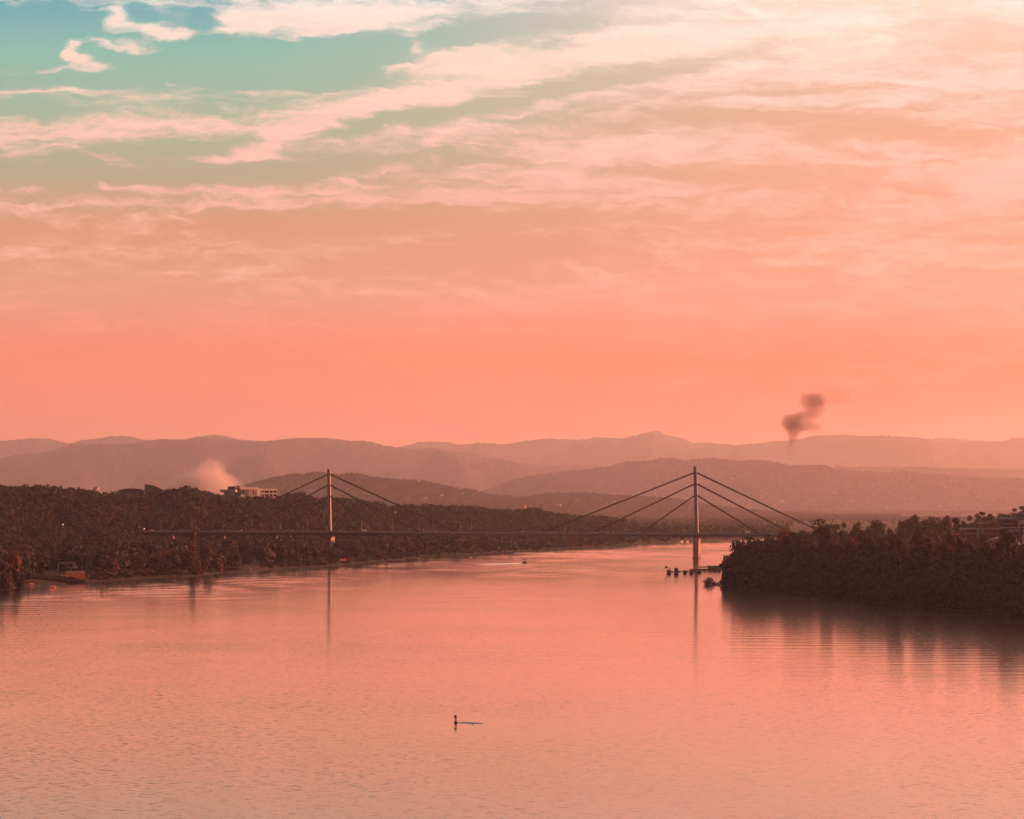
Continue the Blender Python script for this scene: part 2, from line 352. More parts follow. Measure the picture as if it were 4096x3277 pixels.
#            name, distance, front, back, tree height, table of skyline
HILLS = {
 'far': (33000, 5000, 900, 24, [(-900, 1790), (0, 1762), (66, 1757), (148, 1751), (184, 1753), (230, 1763), (275, 1772), (296, 1769), (332, 1757), (408, 1751), (434, 1744), (490, 1742), (520, 1744), (576, 1758), (612, 1759), (648, 1754), (740, 1757), (791, 1745), (816, 1742), (862, 1737), (898, 1744), (969, 1759), (1061, 1764), (1250, 1775), (1587, 1788), (1638, 1777), (1678, 1767), (1740, 1764), (1786, 1768), (1842, 1777), (1908, 1769), (1980, 1772), (2005, 1777), (2128, 1759), (2194, 1752), (2316, 1758), (2393, 1748), (2490, 1752), (2551, 1736), (2607, 1722), (2633, 1723), (2679, 1740), (2730, 1751), (2770, 1769), (2847, 1768), (2867, 1774), (2944, 1778), (3020, 1772), (3098, 1763), (3185, 1757), (3251, 1741), (3374, 1735), (3481, 1743), (3542, 1744), (3685, 1755), (3787, 1749), (3863, 1758), (3955, 1763), (4021, 1762), (4300, 1770), (5200, 1800)]),
 'farright': (30000, 1500, 700, 22, [(3000, 1900), (3150, 1822), (3220, 1797), (3280, 1779), (3330, 1757), (3380, 1745), (3420, 1744), (3481, 1741), (3542, 1740), (3685, 1751), (3745, 1766), (3850, 1769), (3960, 1768), (4010, 1762), (4052, 1750), (4096, 1749), (4300, 1742), (5200, 1790)]),
 'leftridge': (25000, 5500, 800, 22, [(-900, 1850), (0, 1828), (102, 1813), (189, 1807), (235, 1790), (286, 1774), (357, 1772), (459, 1773), (536, 1771), (587, 1762), (648, 1757), (740, 1757), (796, 1751), (867, 1751), (954, 1759), (1020, 1767), (1076, 1762), (1189, 1750), (1306, 1751), (1408, 1764), (1454, 1762), (1490, 1767), (1541, 1782), (1612, 1790), (1653, 1796), (1699, 1791), (1760, 1795), (1790, 1802), (1867, 1808), (1969, 1828), (2097, 1851), (2138, 1856), (2230, 1861), (2316, 1858), (2372, 1861), (2420, 1872), (2600, 1930), (2900, 2000), (3200, 2035)]),
 'lowridge': (22000, 900, 600, 18, [(2900, 1960), (3150, 1890), (3374, 1867), (3540, 1864), (3710, 1865), (3863, 1872), (4096, 1877), (5200, 1890)]),
 'righthill': (19000, 3400, 700, 11, [(1750, 2020), (1900, 1985), (2031, 1934), (2102, 1914), (2184, 1901), (2276, 1889), (2327, 1886), (2439, 1871), (2500, 1855), (2612, 1848), (2643, 1839), (2689, 1839), (2730, 1848), (2796, 1845), (2847, 1837), (2893, 1845), (2954, 1850), (3051, 1848), (3098, 1855), (3159, 1868), (3302, 1868), (3328, 1881), (3470, 1891), (3542, 1899), (3608, 1890), (3685, 1899), (3822, 1909), (4006, 1917), (4300, 1925), (5200, 1960)]),
 'midhill': (11000, 1700, 500, 11, [(600, 2030), (860, 1975), (1015, 1934), (1076, 1917), (1153, 1901), (1214, 1896), (1265, 1889), (1347, 1899), (1423, 1896), (1485, 1909), (1551, 1917), (1612, 1922), (1689, 1924), (1730, 1932), (1790, 1947), (1888, 1960), (1934, 1973), (1969, 1983), (2097, 1988), (2194, 1976), (2286, 1975), (2352, 1973), (2480, 1986), (2577, 1988), (2717, 1998), (2790, 2012), (2900, 2030), (3100, 2050), (3500, 2070), (4100, 2080), (5200, 2085)]),
}
def z_hill(key, px, Y):
    D, wf, wb, th, tab = HILLS[key]
    px = np.asarray(px, float); Y = np.asarray(Y, float)
    zr = np.maximum(zpix(ip(tab, px), D) - th, 6.0)
    d = Y - D; f = np.where(d < 0, sst(1 + d / wf), sst(1 - d / wb))
    x = (px - CX) / F * Y
    g = waves(x / 260, Y / 420, hash_seed(key)) * .26 * np.sin(np.pi * np.clip(f, 0, 1))
    return 4 + (zr - 4) * np.clip(f + g, 0, 1.0) * np.where(d < 0, (Y / D) ** 1.15, 1.0)   # slopes stay below the crest line
def hash_seed(s): return sum(ord(c) * (i + 3) for i, c in enumerate(s))
def grid_mesh(name, PX, YY, Z, mat):
    XX = (PX - CX) / F * YY
    nr, nc = Z.shape
    v = np.stack([XX, YY, Z], -1).reshape(-1, 3)
    i = np.arange(nr * nc).reshape(nr, nc)
    q = np.stack([i[:-1, :-1], i[:-1, 1:], i[1:, 1:], i[1:, :-1]], -1).reshape(-1, 4)
    return np_mesh(name, v, q, mat, True)

# left bank with the plain behind it, one sheet out to the hills
pxs = np.arange(-1600, 5601, 16.0)
ss = np.concatenate([[-.06, -.02, 0, .008, .016, .03, .045, .06], np.linspace(.08, 1.05, 50)])
ys0, yr0 = shoreY(pxs), ip(RIDGE_L, pxs)
YY = np.concatenate([ys0[None] + ss[:, None] * (yr0 - ys0)[None],
                     (yr0 * 1.08)[None] + np.linspace(0, 1, 26)[:, None] ** 1.5 * (36000 - yr0 * 1.08)[None]])
PX = np.broadcast_to(pxs[None], YY.shape)
ground = grid_mesh('ground', PX, YY, z_left(PX, YY), M['earth']); tag(ground, 'brown earth bank and wooded plain along the far side of the river', kind='structure')
HL = {'far': 'farthest pale ridge of hills along the horizon', 'farright': 'smooth faded hill behind the dark smoke', 'leftridge': 'long wooded ridge behind the left pylon',
      'lowridge': 'low faint ridge at the right under the far hills', 'righthill': 'wooded hill behind the right pylon', 'midhill': 'low wooded hill with houses behind the bridge'}
for key, (D, wf, wb, th, tab) in HILLS.items():
    lo, hi = tab[0][0], tab[-1][0]
    step = 7.0 if th > 12 else 10.0
    p = np.arange(max(lo, -900), min(hi, 5200) + 1, step)
    dd = np.concatenate([np.linspace(-wf, 0, 60), np.linspace(0, wb, 12)[1:]])
    PX, YY = np.meshgrid(p, D + dd)
    Z = z_hill(key, PX, YY)
    if th > 12:                                    # tree tops read as a fine roughness this far away
        rr = np.random.default_rng(hash_seed(key)).random(Z.shape)
        Z = Z + th * 1.6 * (rr - .3) * np.clip((Z - 20) / 120, 0, 1)
    o = grid_mesh('hill', PX, YY, Z, M['hill']); tag(o, HL[key], kind='structure')

# right bank
RSH = [(300, 520), (420, 400), (550, 330), (700, 270), (865, 221), (1000, 184), (1120, 161), (1200, 137), (1240, 134), (1300, 148), (1400, 172), (1500, 200), (1700, 232), (2000, 268), (2300, 318), (2700, 395), (3100, 480), (3500, 600)]
def rshore(Y): return np.interp(Y, [a for a, b in RSH], [b for a, b in RSH])
def z_right(x, Y):
    d = x - rshore(Y) ; z = np.where(d < 0, d * .2, 2.2 * sst(d / 9) + 1.6 * sst(d / 120))
    rise = sst((np.asarray(Y) - 1500) / 500) * sst((x / np.maximum(Y, 1) * F + CX - 3850) / 330) * 26
    return z + rise
Yr_ = np.arange(300, 3500, 16.0); off = np.array([-6, -2, 0, 3, 6, 9, 14, 25, 50, 90, 140, 200, 270, 350, 450, 600, 900, 1400.])
YY = np.broadcast_to(Yr_[:, None], (len(Yr_), len(off))); XX = rshore(Yr_)[:, None] + off[None]
i = np.arange(YY.size).reshape(YY.shape)
q = np.stack([i[:-1, :-1], i[:-1, 1:], i[1:, 1:], i[1:, :-1]], -1).reshape(-1, 4)
rb = np_mesh('river_bank', np.stack([XX, YY, z_right(XX, YY)], -1).reshape(-1, 3), q, M['earth'], True)
tag(rb, 'low earth bank under the dark grove on the right', kind='structure')

# river
wm = bpy.data.materials.new('river water'); wm.use_nodes = True
T = NT(wm.node_tree); b = T.n['Principled BSDF']
b.inputs['Base Color'].default_value = (.10, .05, .04, 1); b.inputs['IOR'].default_value = 1.333
b.inputs['Roughness'].default_value = .07; b.inputs['Specular IOR Level'].default_value = .5
g = T.node('ShaderNodeNewGeometry'); pos = g.outputs['Position']
patch, _ = T.noise(T.v('MULTIPLY', pos, (.006, .010, 0)), 1.0, 3.0, .55)
patch2, _ = T.noise(T.v('MULTIPLY', pos, (.03, .02, 0)), 1.0, 3.0, .55)
w1, _ = T.noise(T.v('MULTIPLY', pos, (.22, .34, 0)), 1.0, 3.0, .6, .6)
w2, _ = T.noise(T.v('MULTIPLY', pos, (.75, 1.25, 0)), 1.0, 3.0, .6, .4)
w3, _ = T.noise(T.v('MULTIPLY', pos, (.55, 1.15, 0)), 1.0, 2.0, .5, .8)
h = T.m('ADD', T.m('MULTIPLY', w1, .024), T.m('ADD', T.m('MULTIPLY', w2, .013), T.m('MULTIPLY', T.mapr(w3, .58, .84, 0, 1), .05)))
amp = T.m('MULTIPLY', T.mapr(patch, .3, .7, .55, 1.25), T.mapr(patch2, .3, .7, .7, 1.2))
sp = T.node('ShaderNodeSeparateXYZ'); T.l.new(pos, sp.inputs[0])
amp = T.m('MULTIPLY', amp, T.mapr(sp.outputs[1], 300.0, 1400.0, 1.0, .15))        # the breeze dies out up the river
amp = T.m('MULTIPLY', amp, T.mapr(sp.outputs[0], 60.0, -80.0, 1.0, 1.5))              # and is a little stronger along the near left
dl = T.m('ADD', sp.outputs[0], T.m('MULTIPLY_ADD', sp.outputs[1], .33, -500.0))       # metres from the grove's shore line
amp = T.m('MULTIPLY', amp, T.mapr(dl, -150.0, -35.0, 1.0, .25))
h = T.m('MULTIPLY', h, amp)
bp = T.node('ShaderNodeBump'); bp.inputs['Strength'].default_value = 1.0; bp.inputs['Distance'].default_value = 1.0
T.l.new(h, bp.inputs['Height']); T.l.new(bp.outputs[0], b.inputs['Normal'])
gb = T.node('ShaderNodeBsdfGlossy'); gb.inputs['Color'].default_value = (1.0, .895, .86, 1); gb.inputs['Roughness'].default_value = .095
T.l.new(bp.outputs[0], gb.inputs['Normal'])
mx = T.node('ShaderNodeMixShader'); fr = T.node('ShaderNodeFresnel'); fr.inputs['IOR'].default_value = 1.333; T.l.new(bp.outputs[0], fr.inputs['Normal'])
T.l.new(T.mapr(fr.outputs[0], .2, .75, .38, .86, 'LINEAR'), mx.inputs[0])
T.l.new(b.outputs[0], mx.inputs[1]); T.l.new(gb.outputs[0], mx.inputs[2]); T.l.new(mx.outputs[0], T.n['Material Output'].inputs['Surface'])
M['water'] = wm
wx = np.concatenate([np.linspace(-9700, -1000, 12), np.arange(-980, 800, 12.0), np.linspace(850, 9700, 12)])
wyy = np.concatenate([np.linspace(-1400, 300, 16), np.arange(320, 3700, 1.25), np.linspace(3800, 36500, 16)])
PXX, PYY = np.meshgrid(wx, wyy); i = np.arange(PXX.size).reshape(PXX.shape)
WZ = np.zeros_like(PXX); wr = np.random.default_rng(3)
for _ in range(12):                                 # low wind waves, real relief: their near slopes are what one sees far up the river
    lam, th, ph = wr.uniform(5.0, 15), wr.normal(0, .6), wr.uniform(0, 6.28)
    WZ += (.0065 * lam * .36) * np.sin(2 * math.pi / lam * (PYY * math.cos(th) + PXX * math.sin(th)) + ph + 1.3 * np.sin(PXX / 90 + ph) + 2.2 * np.sin(PXX / 17 + 3 * ph + PYY / 40) + .8 * np.sin(PYY / 160 + 2 * ph))
WZ *= np.clip(.9 + .5 * waves(PXX / 60, PYY / 100, 9), .12, 1.5)                # gusts
WZ *= (.16 * sst((PYY - 330) / 250) + .70 * sst((PYY - 700) / 900)) * sst((3650 - PYY) / 120) * sst((PXX + 990) / 60) * sst((840 - PXX) / 60)
dsh = shoreY(np.clip(PXX / np.maximum(PYY, 1) * F + CX, -1500, 5900)) - PYY
WZ *= np.maximum(.15 + .85 * sst(dsh / 130), sst((PYY - 1550) / 450))              # and along the sheltered left shore
RS = np.interp(PYY, [a for a, b in RSH], [b for a, b in RSH])
WZ *= np.where(PYY < 1320, .06 + .94 * sst((RS - 28 - PXX) / 110), 1.0)          # calm water in the lee of the grove
q = np.stack([i[:-1, :-1], i[:-1, 1:], i[1:, 1:], i[1:, :-1]], -1).reshape(-1, 4)
river = np_mesh('water', np.stack([PXX, PYY, WZ], -1).reshape(-1, 3), q, wm, True); tag(river, 'wide rippled river reflecting the pink sky', kind='structure')

# ------------------------------------------------------------------ haze
def volume_mat(name, color, dens, aniso=0.0, absorb=None):
    m = bpy.data.materials.new(name); m.use_nodes = True
    T = NT(m.node_tree); T.n.clear()
    v = T.node('ShaderNodeVolumePrincipled'); v.inputs['Color'].default_value = (*color, 1)
    v.inputs['Density'].default_value = dens; v.inputs['Anisotropy'].default_value = aniso
    if absorb: v.inputs['Absorption Color'].default_value = (*absorb, 1)
    o = T.node('ShaderNodeOutputMaterial'); T.l.new(v.outputs[0], o.inputs['Volume'])
    return m, T, v
HAZE_DENSITY = 3.05e-5
hm, _, _ = volume_mat('haze air', (1.0, .96, 1.0), HAZE_DENSITY, .5)
hz = MB().box(-9800, 9800, -1500, 37000, -7.0, 1420).build('haze', hm)
tag(hz, 'warm evening haze lying over the river and hills', kind='stuff')
# ------------------------------------------------------------------ bridge
BX, BY = (2785 - CX) / F * 1917, 1917.0
ux, uy = 363 / 384.25, -126 / 384.25
BROT = math.atan2(uy, ux)
def bl(px):                                        # position along the bridge of a picture column
    k = (px - CX) / F
    return (BY * k - BX) / (ux - uy * k)
def bw(L, y=0.0, z=0.0): return Vector((BX + ux * L - uy * y, BY + uy * L + ux * y, z))
LP = -384.25
bridge = thing('cable_stayed_bridge', (BX, BY, 0), BROT, 'long grey cable stayed bridge with two single mast pylons crossing the river', 'bridge')
L0, L1 = -655, 420
ROAD = 24.0
mb = MB()
sec = [(-13.6, ROAD - .9), (-13.6, ROAD - .1), (13.6, ROAD - .1), (13.6, ROAD - .9), (9.2, ROAD - 1.3), (6.6, ROAD - 3.7), (-6.6, ROAD - 3.7), (-9.2, ROAD - 1.3)]
mb.loft([[(x, y, z) for y, z in sec] for x in np.linspace(L0, L1, 60)])
mb.build('deck_girder', M['steel'], bridge)
mb = MB()
for s in (-1, 1): mb.box(L0, L1, s * 13.85 - .24, s * 13.85 + .24, ROAD - .62, ROAD + .22)
mb.build('deck_edge', M['slab'], bridge)
MB().box(L0, L1, -11.4, 11.4, ROAD - .1, ROAD).build('roadway', M['asphalt'], bridge)
mb = MB()
for s in (-1, 1):
    y = s * 13.85
    for z in (ROAD + 1.15, ROAD + .75, ROAD + .45): mb.box(L0, L1, y - .05, y + .05, z - .05, z + .05)
    for x in np.arange(L0, L1, 2.5): mb.box(x - .05, x + .05, y - .06, y + .06, ROAD + .22, ROAD + 1.2)
mb.build('railing', M['steel'], bridge)
mb = MB()
for y in (-11.3, 11.3, -1.9, 1.9): mb.box(L0, L1, y - .12, y + .12, ROAD + .004, ROAD + .75)
mb.build('crash_barrier', M['slab'], bridge)
def rect(cx, cy_, wx_, wy_, z, ch=.12):
    a, b2 = wx_ / 2, wy_ / 2; c = ch
    return [(cx - a + c, cy_ - b2, z), (cx + a - c, cy_ - b2, z), (cx + a, cy_ - b2 + c, z), (cx + a, cy_ + b2 - c, z),
            (cx + a - c, cy_ + b2, z), (cx - a + c, cy_ + b2, z), (cx - a, cy_ + b2 - c, z), (cx - a, cy_ - b2 + c, z)]
def pylon(L, ztop, lean):
    zs = np.linspace(ROAD - .1, ztop, 9); rings = []
    for z in zs:
        t = (z - ROAD) / (ztop - ROAD); rings.append(rect(L + lean * (t - .35), 0, 3.15, 3.0 - 1.0 * t, z))
    pm = MB().loft(rings).build('pylon', M['pylon'], bridge)
    cap = MB().loft([rect(L + lean * .65, 0, 3.35, 2.2, ztop), rect(L + lean * .65, 0, 3.35, 2.2, ztop + .5), rect(L + lean * .65, 0, 2.6, 1.6, ztop + .8)])
    cap.build('pylon_cap', M['steel'], pm)
    return pm
zR, zL = zpix(1870, 1917), zpix(1880, 2043)
pylon(0, zR, -1.5); pylon(LP, zL, -1.1)
def pier(L, w, d, top=ROAD - 3.7, z0=-6.0, dx=0.0):
    MB().loft([rect(L + dx, 0, w, d, z0, .3), rect(L + dx, 0, w, d, top - 1.6, .3), rect(L + dx, 0, w * .72, d * .9, top, .3)]).build('pier', M['pier'], bridge)
    MB().loft([rect(L + dx, 0, w + 1.6, d + 1.8, z0, .8), rect(L + dx, 0, w + 1.6, d + 1.8, .9, .8)]).build('pier_footing', M['concrete'], bridge) if z0 < -2 else None
pier(0, 5.3, 9.6, dx=.6); pier(LP, 5.3, 10.2, dx=1.2)
for L in (-444, -504, -564, -624): pier(L, 1.8, 3.0, z0=2.0)
for L in (120, 180, 240, 300, 360, 415): pier(L, 2.2, 9.0, z0=-1.0 if L < 90 else 1.0)
MB().loft([rect(L0 - 12, 0, 26, 27, 3), rect(L0 - 12, 0, 26, 27, ROAD - .1)]).build('abutment', M['concrete'], bridge)
# stays: three levels each side of each pylon, two parallel cables in every stay
RL = [(1892, (2170, 3300)), (1937, (2368, 3172)), (1983, (2565, 3036))]
for k, (py, (pl, pr)) in enumerate(RL):
    zr_ = zpix(py, 1917); sl, sr = bl(pl), bl(pr); spread = (abs(sl) + abs(sr)) / 2
    zl_ = zpix((1898, 1941, 1985)[k], 2043)
    for Lp, za, ends, lean, zt in ((0, zr_, (sl, sr), -1.5, zR), (LP, zl_, (LP - spread, LP + spread), -1.1, zL)):
        for e in ends:
            sgn = 1 if e > Lp else -1
            t = (za - ROAD) / (zt - ROAD); xa = Lp + lean * (t - .35) + sgn * 1.5
            for q_ in (-1, 1):
                c = MB().tube([(xa, .42 * q_, za + .38 * q_), (e, .42 * q_, ROAD + .1 + .3 * q_)], .42, 6).build('stay_cable', M['cable'], bridge)
                MB().tube([(xa - sgn * .3, .42 * q_, za + .38 * q_ + .15), (xa + sgn * 1.0, .42 * q_, za + .38 * q_ - .40)], .36, 6).build('anchor_socket', M['steel'], c)

# lamp posts along the far edge of the deck
def lamp_post():
    r = thing('street_lamp', (0, 0, 0), BROT, '', 'street lamp', 'lamps along the bridge deck')
    MB().tube([(0, 0, 0), (0, 0, 6), (0, 0, 11.4)], [.16, .13, .09], 8).build('pole', M['lamphead'], r)
    MB().tube([(0, 0, 11.3), (0, -.7, 12.0), (0, -2.2, 12.2)], .06, 6).build('arm', M['lamphead'], r)
    hd = MB().loft([rect(0, -2.5, .3, .9, 12.12, .06), rect(0, -2.5, .42, 1.1, 12.22, .1), rect(0, -2.5, .2, .7, 12.36, .06)]).build('lamp_head', M['lamphead'], r)
    return r
LABL = 'tall slim street lamp on the bridge deck, standing left of the central span'
lp0 = None
for i_, px in enumerate([503, 620, 745, 870, 985, 1102, 1209, 1427, 1552, 1658, 1758, 1868]):
    L = bl(px); loc = bw(L, 12.4, ROAD + .0)
    if lp0 is None: lp0 = lamp_post(); lp0.location = loc; o = lp0
    else: o = copy_thing(lp0, loc, BROT)
    o['label'] = 'tall slim street lamp on the deck left of the left pylon' if px < 1300 else 'slim street lamp on the middle span of the bridge deck'

# ------------------------------------------------------------------ cars
def make_car(paint, kind, lit):
    r = thing('car' if kind != 'van' else 'van', (0, 0, 0), BROT, '', 'car' if kind != 'van' else 'van', 'vehicles crossing the bridge')
    if kind == 'van':
        prof = [(-2.6, .45), (2.5, .45), (2.6, .9), (2.25, 1.25), (1.7, 2.2), (1.4, 2.35), (-2.55, 2.35), (-2.6, 1.2)]; wv = .95
        glass = [(1.2, 1.35), (2.12, 1.35), (1.68, 2.12), (1.2, 2.12)]
    else:
        prof = [(-2.1, .4), (2.1, .4), (2.15, .75), (1.95, .92), (1.1, 1.02), (.4, 1.48), (-1.0, 1.52), (-1.75, 1.05), (-2.1, .95)]; wv = .86
        glass = [(-1.5, 1.05), (.95, 1.05), (.35, 1.42), (-.95, 1.45)]
    body = MB().loft([[(x, y * s_, z) for x, z in prof] for y, s_ in ((-wv, 1), (wv, 1))]).build('body', paint, r, .06)
    for s_ in (-1, 1):
        gl = MB(); vs = [(x, s_ * (wv + .012), z) for x, z in glass]; gl.add(vs + [(x, s_ * (wv - .02), z) for x, _, z in [(v[0], 0, v[2]) for v in vs]],
               [(0, 1, 2, 3), (7, 6, 5, 4), (0, 4, 5, 1), (1, 5, 6, 2), (2, 6, 7, 3), (3, 7, 4, 0)])
        gl.build('side_window', M['glass'], r)
    for x in (-1.35, 1.35):
        for s_ in (-1, 1):
            w_ = MB().tube([(x, s_ * (wv - .18), .33), (x, s_ * (wv + .03), .33)], .33, 12).build('wheel', M['rubber'], r)
    for s_ in (-1, 1):
        MB().tube([(2.1, s_ * .6, .74), (2.22, s_ * .6, .74)], .17 if lit else .12, 8).build('headlight', M['carlight'] if lit else M['glass'], r)
        MB().box(-2.16, -2.08, s_ * .62 - .15, s_ * .62 + .15, .72, .88).build('tail_light', M['buoyred'], r)
    return r
PNAME = ['silver', 'black', 'red', 'white', 'blue']
WHERE = {593: 'at the left end of the deck', 874: 'just right of the third lamp', 921: 'just left of the fourth lamp', 956: 'just left of the fifth lamp, headlights on',
         1136: 'just right of the sixth lamp', 1178: 'between the sixth and seventh lamp', 1270: 'just left of the left pylon', 1340: 'just right of the left pylon',
         1468: 'a short way right of the left pylon', 1737: 'left of the left pylon\'s middle stay foot', 1752: 'beside the foot of the middle stay',
         1843: 'with bright headlight left of mid span', 2078: 'at the middle of the main span', 2098: 'at mid span, just right of another car', 2128: 'right of mid span',
         2144: 'just left of the right mast\'s longest stay', 2193: 'by the right mast\'s longest stay', 2381: 'by the right mast\'s middle stay', 2420: 'right of the right mast\'s middle stay',
         2454: 'between two stays left of the right pylon', 2507: 'left of the right mast\'s shortest stay', 2540: 'by the right mast\'s shortest stay', 2817: 'just right of the right pylon', 2997: 'farthest right on the deck'}
protos = {}
for i_, (px, w_) in enumerate(WHERE.items()):
    lit = px in (593, 956, 1468, 1843, 2381, 2540); kind = 'van' if px in (1468, 2997) else 'car'; ci = i_ % 5 if kind == 'car' else 3
    loc = bw(bl(px), -6.5 if i_ % 3 else 6.0, ROAD + .002)
    key = (ci, kind, lit); rz = BROT if i_ % 3 or lit else BROT + math.pi
    if key not in protos:
        protos[key] = make_car(CAR_PAINT[ci], kind, lit); o = protos[key]; o.location = loc; o.rotation_euler = (0, 0, rz)
    else: o = copy_thing(protos[key], loc, rz)
    o['label'] = f'small {PNAME[ci]} {kind} on the bridge {w_}'

# ------------------------------------------------------------------ trees
def crown_arrays(seed, h, w, n, leaf, base=.12, shape='round', clumps=26):
    r = np.random.default_rng(seed)
    cs = []
    while len(cs) < clumps:
        p = r.uniform(-1, 1, 3)
        zz = (p[2] + 1) / 2
        if shape == 'round': rad = math.sqrt(max(0, 1 - (2 * zz - .92) ** 2)) if zz > .05 else .5
        elif shape == 'willow': rad = (1 - max(0, zz - .45) ** 1.6 * 2.2) if zz < 1 else 0
        elif shape == 'poplar': rad = .25 + .75 * math.sin(math.pi * min(1, zz * .92 + .06)) ** .7
        elif shape == 'flat': rad = math.sqrt(max(0, 1 - (1.75 * zz - .95) ** 2))
        else: rad = 1 - .9 * zz
        if math.hypot(p[0], p[1]) < max(rad, .05) * r.uniform(.55, .95):
            cs.append((p[0] * w / 2 * .82, p[1] * w / 2 * .82, base * h + zz * (1 - base) * h * .95, r.uniform(.6, 1.25)))
    cs = np.array(cs)
    k = r.integers(0, len(cs), n)
    cr = w * (.19 if shape != 'poplar' else .26)
    d = r.normal(size=(n, 3)); d /= np.linalg.norm(d, axis=1, keepdims=True)
    rad = cr * cs[k, 3] * r.uniform(.45, 1.0, n) ** .5
    c = cs[k, :3] + d * rad[:, None] * np.array([1, 1, .8])
    c[:, 2] = np.clip(c[:, 2], .05 * h, h * 1.02)
    nrm = d + r.normal(size=(n, 3)) * .34; nrm /= np.linalg.norm(nrm, axis=1, keepdims=True)
    t = np.cross(nrm, r.normal(size=(n, 3))); t /= np.linalg.norm(t, axis=1, keepdims=True); bt = np.cross(nrm, t)
    s = leaf * r.uniform(.55, 1.3, n)[:, None] / 2
    a = r.uniform(.6, 1.25, n)[:, None]
    v = np.stack([c - t * s * a - bt * s, c + t * s - bt * s * a, c + t * s * a + bt * s, c - t * s + bt * s * a], 1).reshape(-1, 3)
    return v, np.arange(n * 4).reshape(n, 4)
def make_tree(name, seed, h, w, shape, leafmat, n=1500, leaf=1.05, base=.12):
    r = thing(name, (0, -4000, 0), 0, '', 'tree')
    rr = random.Random(seed)
    tb = MB(); tr = .018 * h + .06
    bend = [(rr.uniform(-.3, .3) * k, rr.uniform(-.3, .3) * k, h * .2 * k) for k in range(5)]
    tb.tube([(0, 0, -.8)] + bend, [tr * 1.5, tr * 1.15, tr * .9, tr * .65, tr * .4, tr * .15], 8)
    for _ in range(7):
        k = rr.randint(1, 3); a = rr.uniform(0, 6.28); p = Vector(bend[k]); l = w * rr.uniform(.25, .42)
        tb.tube([p, p + Vector((math.cos(a) * l * .6, math.sin(a) * l * .6, l * .5)), p + Vector((math.cos(a) * l, math.sin(a) * l, l * 1.1))], [tr * .42, tr * .25, tr * .07], 5)
    tb.build('trunk', M['bark'], r)
    v, q_ = crown_arrays(seed, h, w, n, leaf, base, shape)
    np_mesh('crown', v, q_, leafmat, False, r)
    return r
PROTO = {}
def proto(kind, var, leafkey):
    key = (kind, var, leafkey)
    if key not in PROTO:
        spec = {'round': (22, 13, 'round', .05), 'willow': (15, 13, 'willow', .0), 'poplar': (30, 7, 'poplar', .04), 'flat': (24, 17, 'flat', .25), 'bush': (6, 8, 'round', .0)}[kind]
        h, w, sh, bs = spec
        n_ = {'round': 3000, 'willow': 3000, 'poplar': 2400, 'flat': 2800, 'bush': 1200}[kind]
        PROTO[key] = [make_tree('tree' if kind != 'bush' else 'bush', 100 + 17 * var + len(kind) * 31, h, w, sh, M[leafkey], n_, {'bush': .5, 'poplar': .65}.get(kind, .72), bs), h, w, False]
    return PROTO[key]
NTREE = 0
def put_tree(kind, var, leafkey, loc, h, w, label, group=None, cat=None):
    global NTREE
    p = proto(kind, var, leafkey); NTREE += 1
    sc = (w / p[2], w / p[2], h / p[1]); rz = random.uniform(0, 6.28)
    if not p[3]:
        p[3] = True; o = p[0]; o.location = loc; o.rotation_euler = (0, 0, rz); o.scale = sc
    else: o = copy_thing(p[0], loc, rz, sc)
    o['label'] = label
    if group: o['group'] = group
    elif 'group' in o: del o['group']
    o['category'] = cat or ('bush' if kind == 'bush' else 'tree')
    return o

# --- right bank grove: a front row of willows at the water, taller trees behind
G = 'trees of the dark grove on the right bank'
def grove_h(Y, d):
    tip = sst((1290 - Y) / 170 + .05)
    hmax = 26 + 5 * tip if Y > 1120 else 31
    return hmax * ((0.46 + 0.54 * sst(d / 34)) if Y < 1150 else (0.84 + 0.16 * sst(d / 34)))
Yq = 800.0
while Yq < 1360:
    x = float(rshore(Yq)) + random.uniform(1.5, 5)
    h = float(grove_h(Yq, 3)) * random.uniform(.8, 1.2)
    put_tree('willow', random.randint(0, 4), 'leaf_dark', (x, Yq, float(z_right(x, Yq)) - .5), h, h * random.uniform(.75, 1.0),
             'dark bushy willow leaning over the water at the front of the grove', G)
    Yq += random.uniform(5.0, 8.5)
for row, (d0, d1, st) in enumerate([(9, 17, 7.5), (20, 32, 8.5), (36, 52, 10)]):
    Yq = 800.0 + row * 4
    while Yq < 1262 + row * 28:
        d = random.uniform(d0, d1); x = float(rshore(Yq)) + d
        px = CX + x / Yq * F
        if px < 4260:
            h = float(grove_h(Yq, d)) * random.uniform(.84, 1.22)
            rust = row >= 2 and random.random() < .28
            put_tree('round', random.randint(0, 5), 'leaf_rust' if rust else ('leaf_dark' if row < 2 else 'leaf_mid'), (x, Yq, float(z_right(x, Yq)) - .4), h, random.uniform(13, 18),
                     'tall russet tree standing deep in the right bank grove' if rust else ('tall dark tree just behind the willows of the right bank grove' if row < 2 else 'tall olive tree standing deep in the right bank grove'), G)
        Yq += st * random.uniform(.75, 1.3)
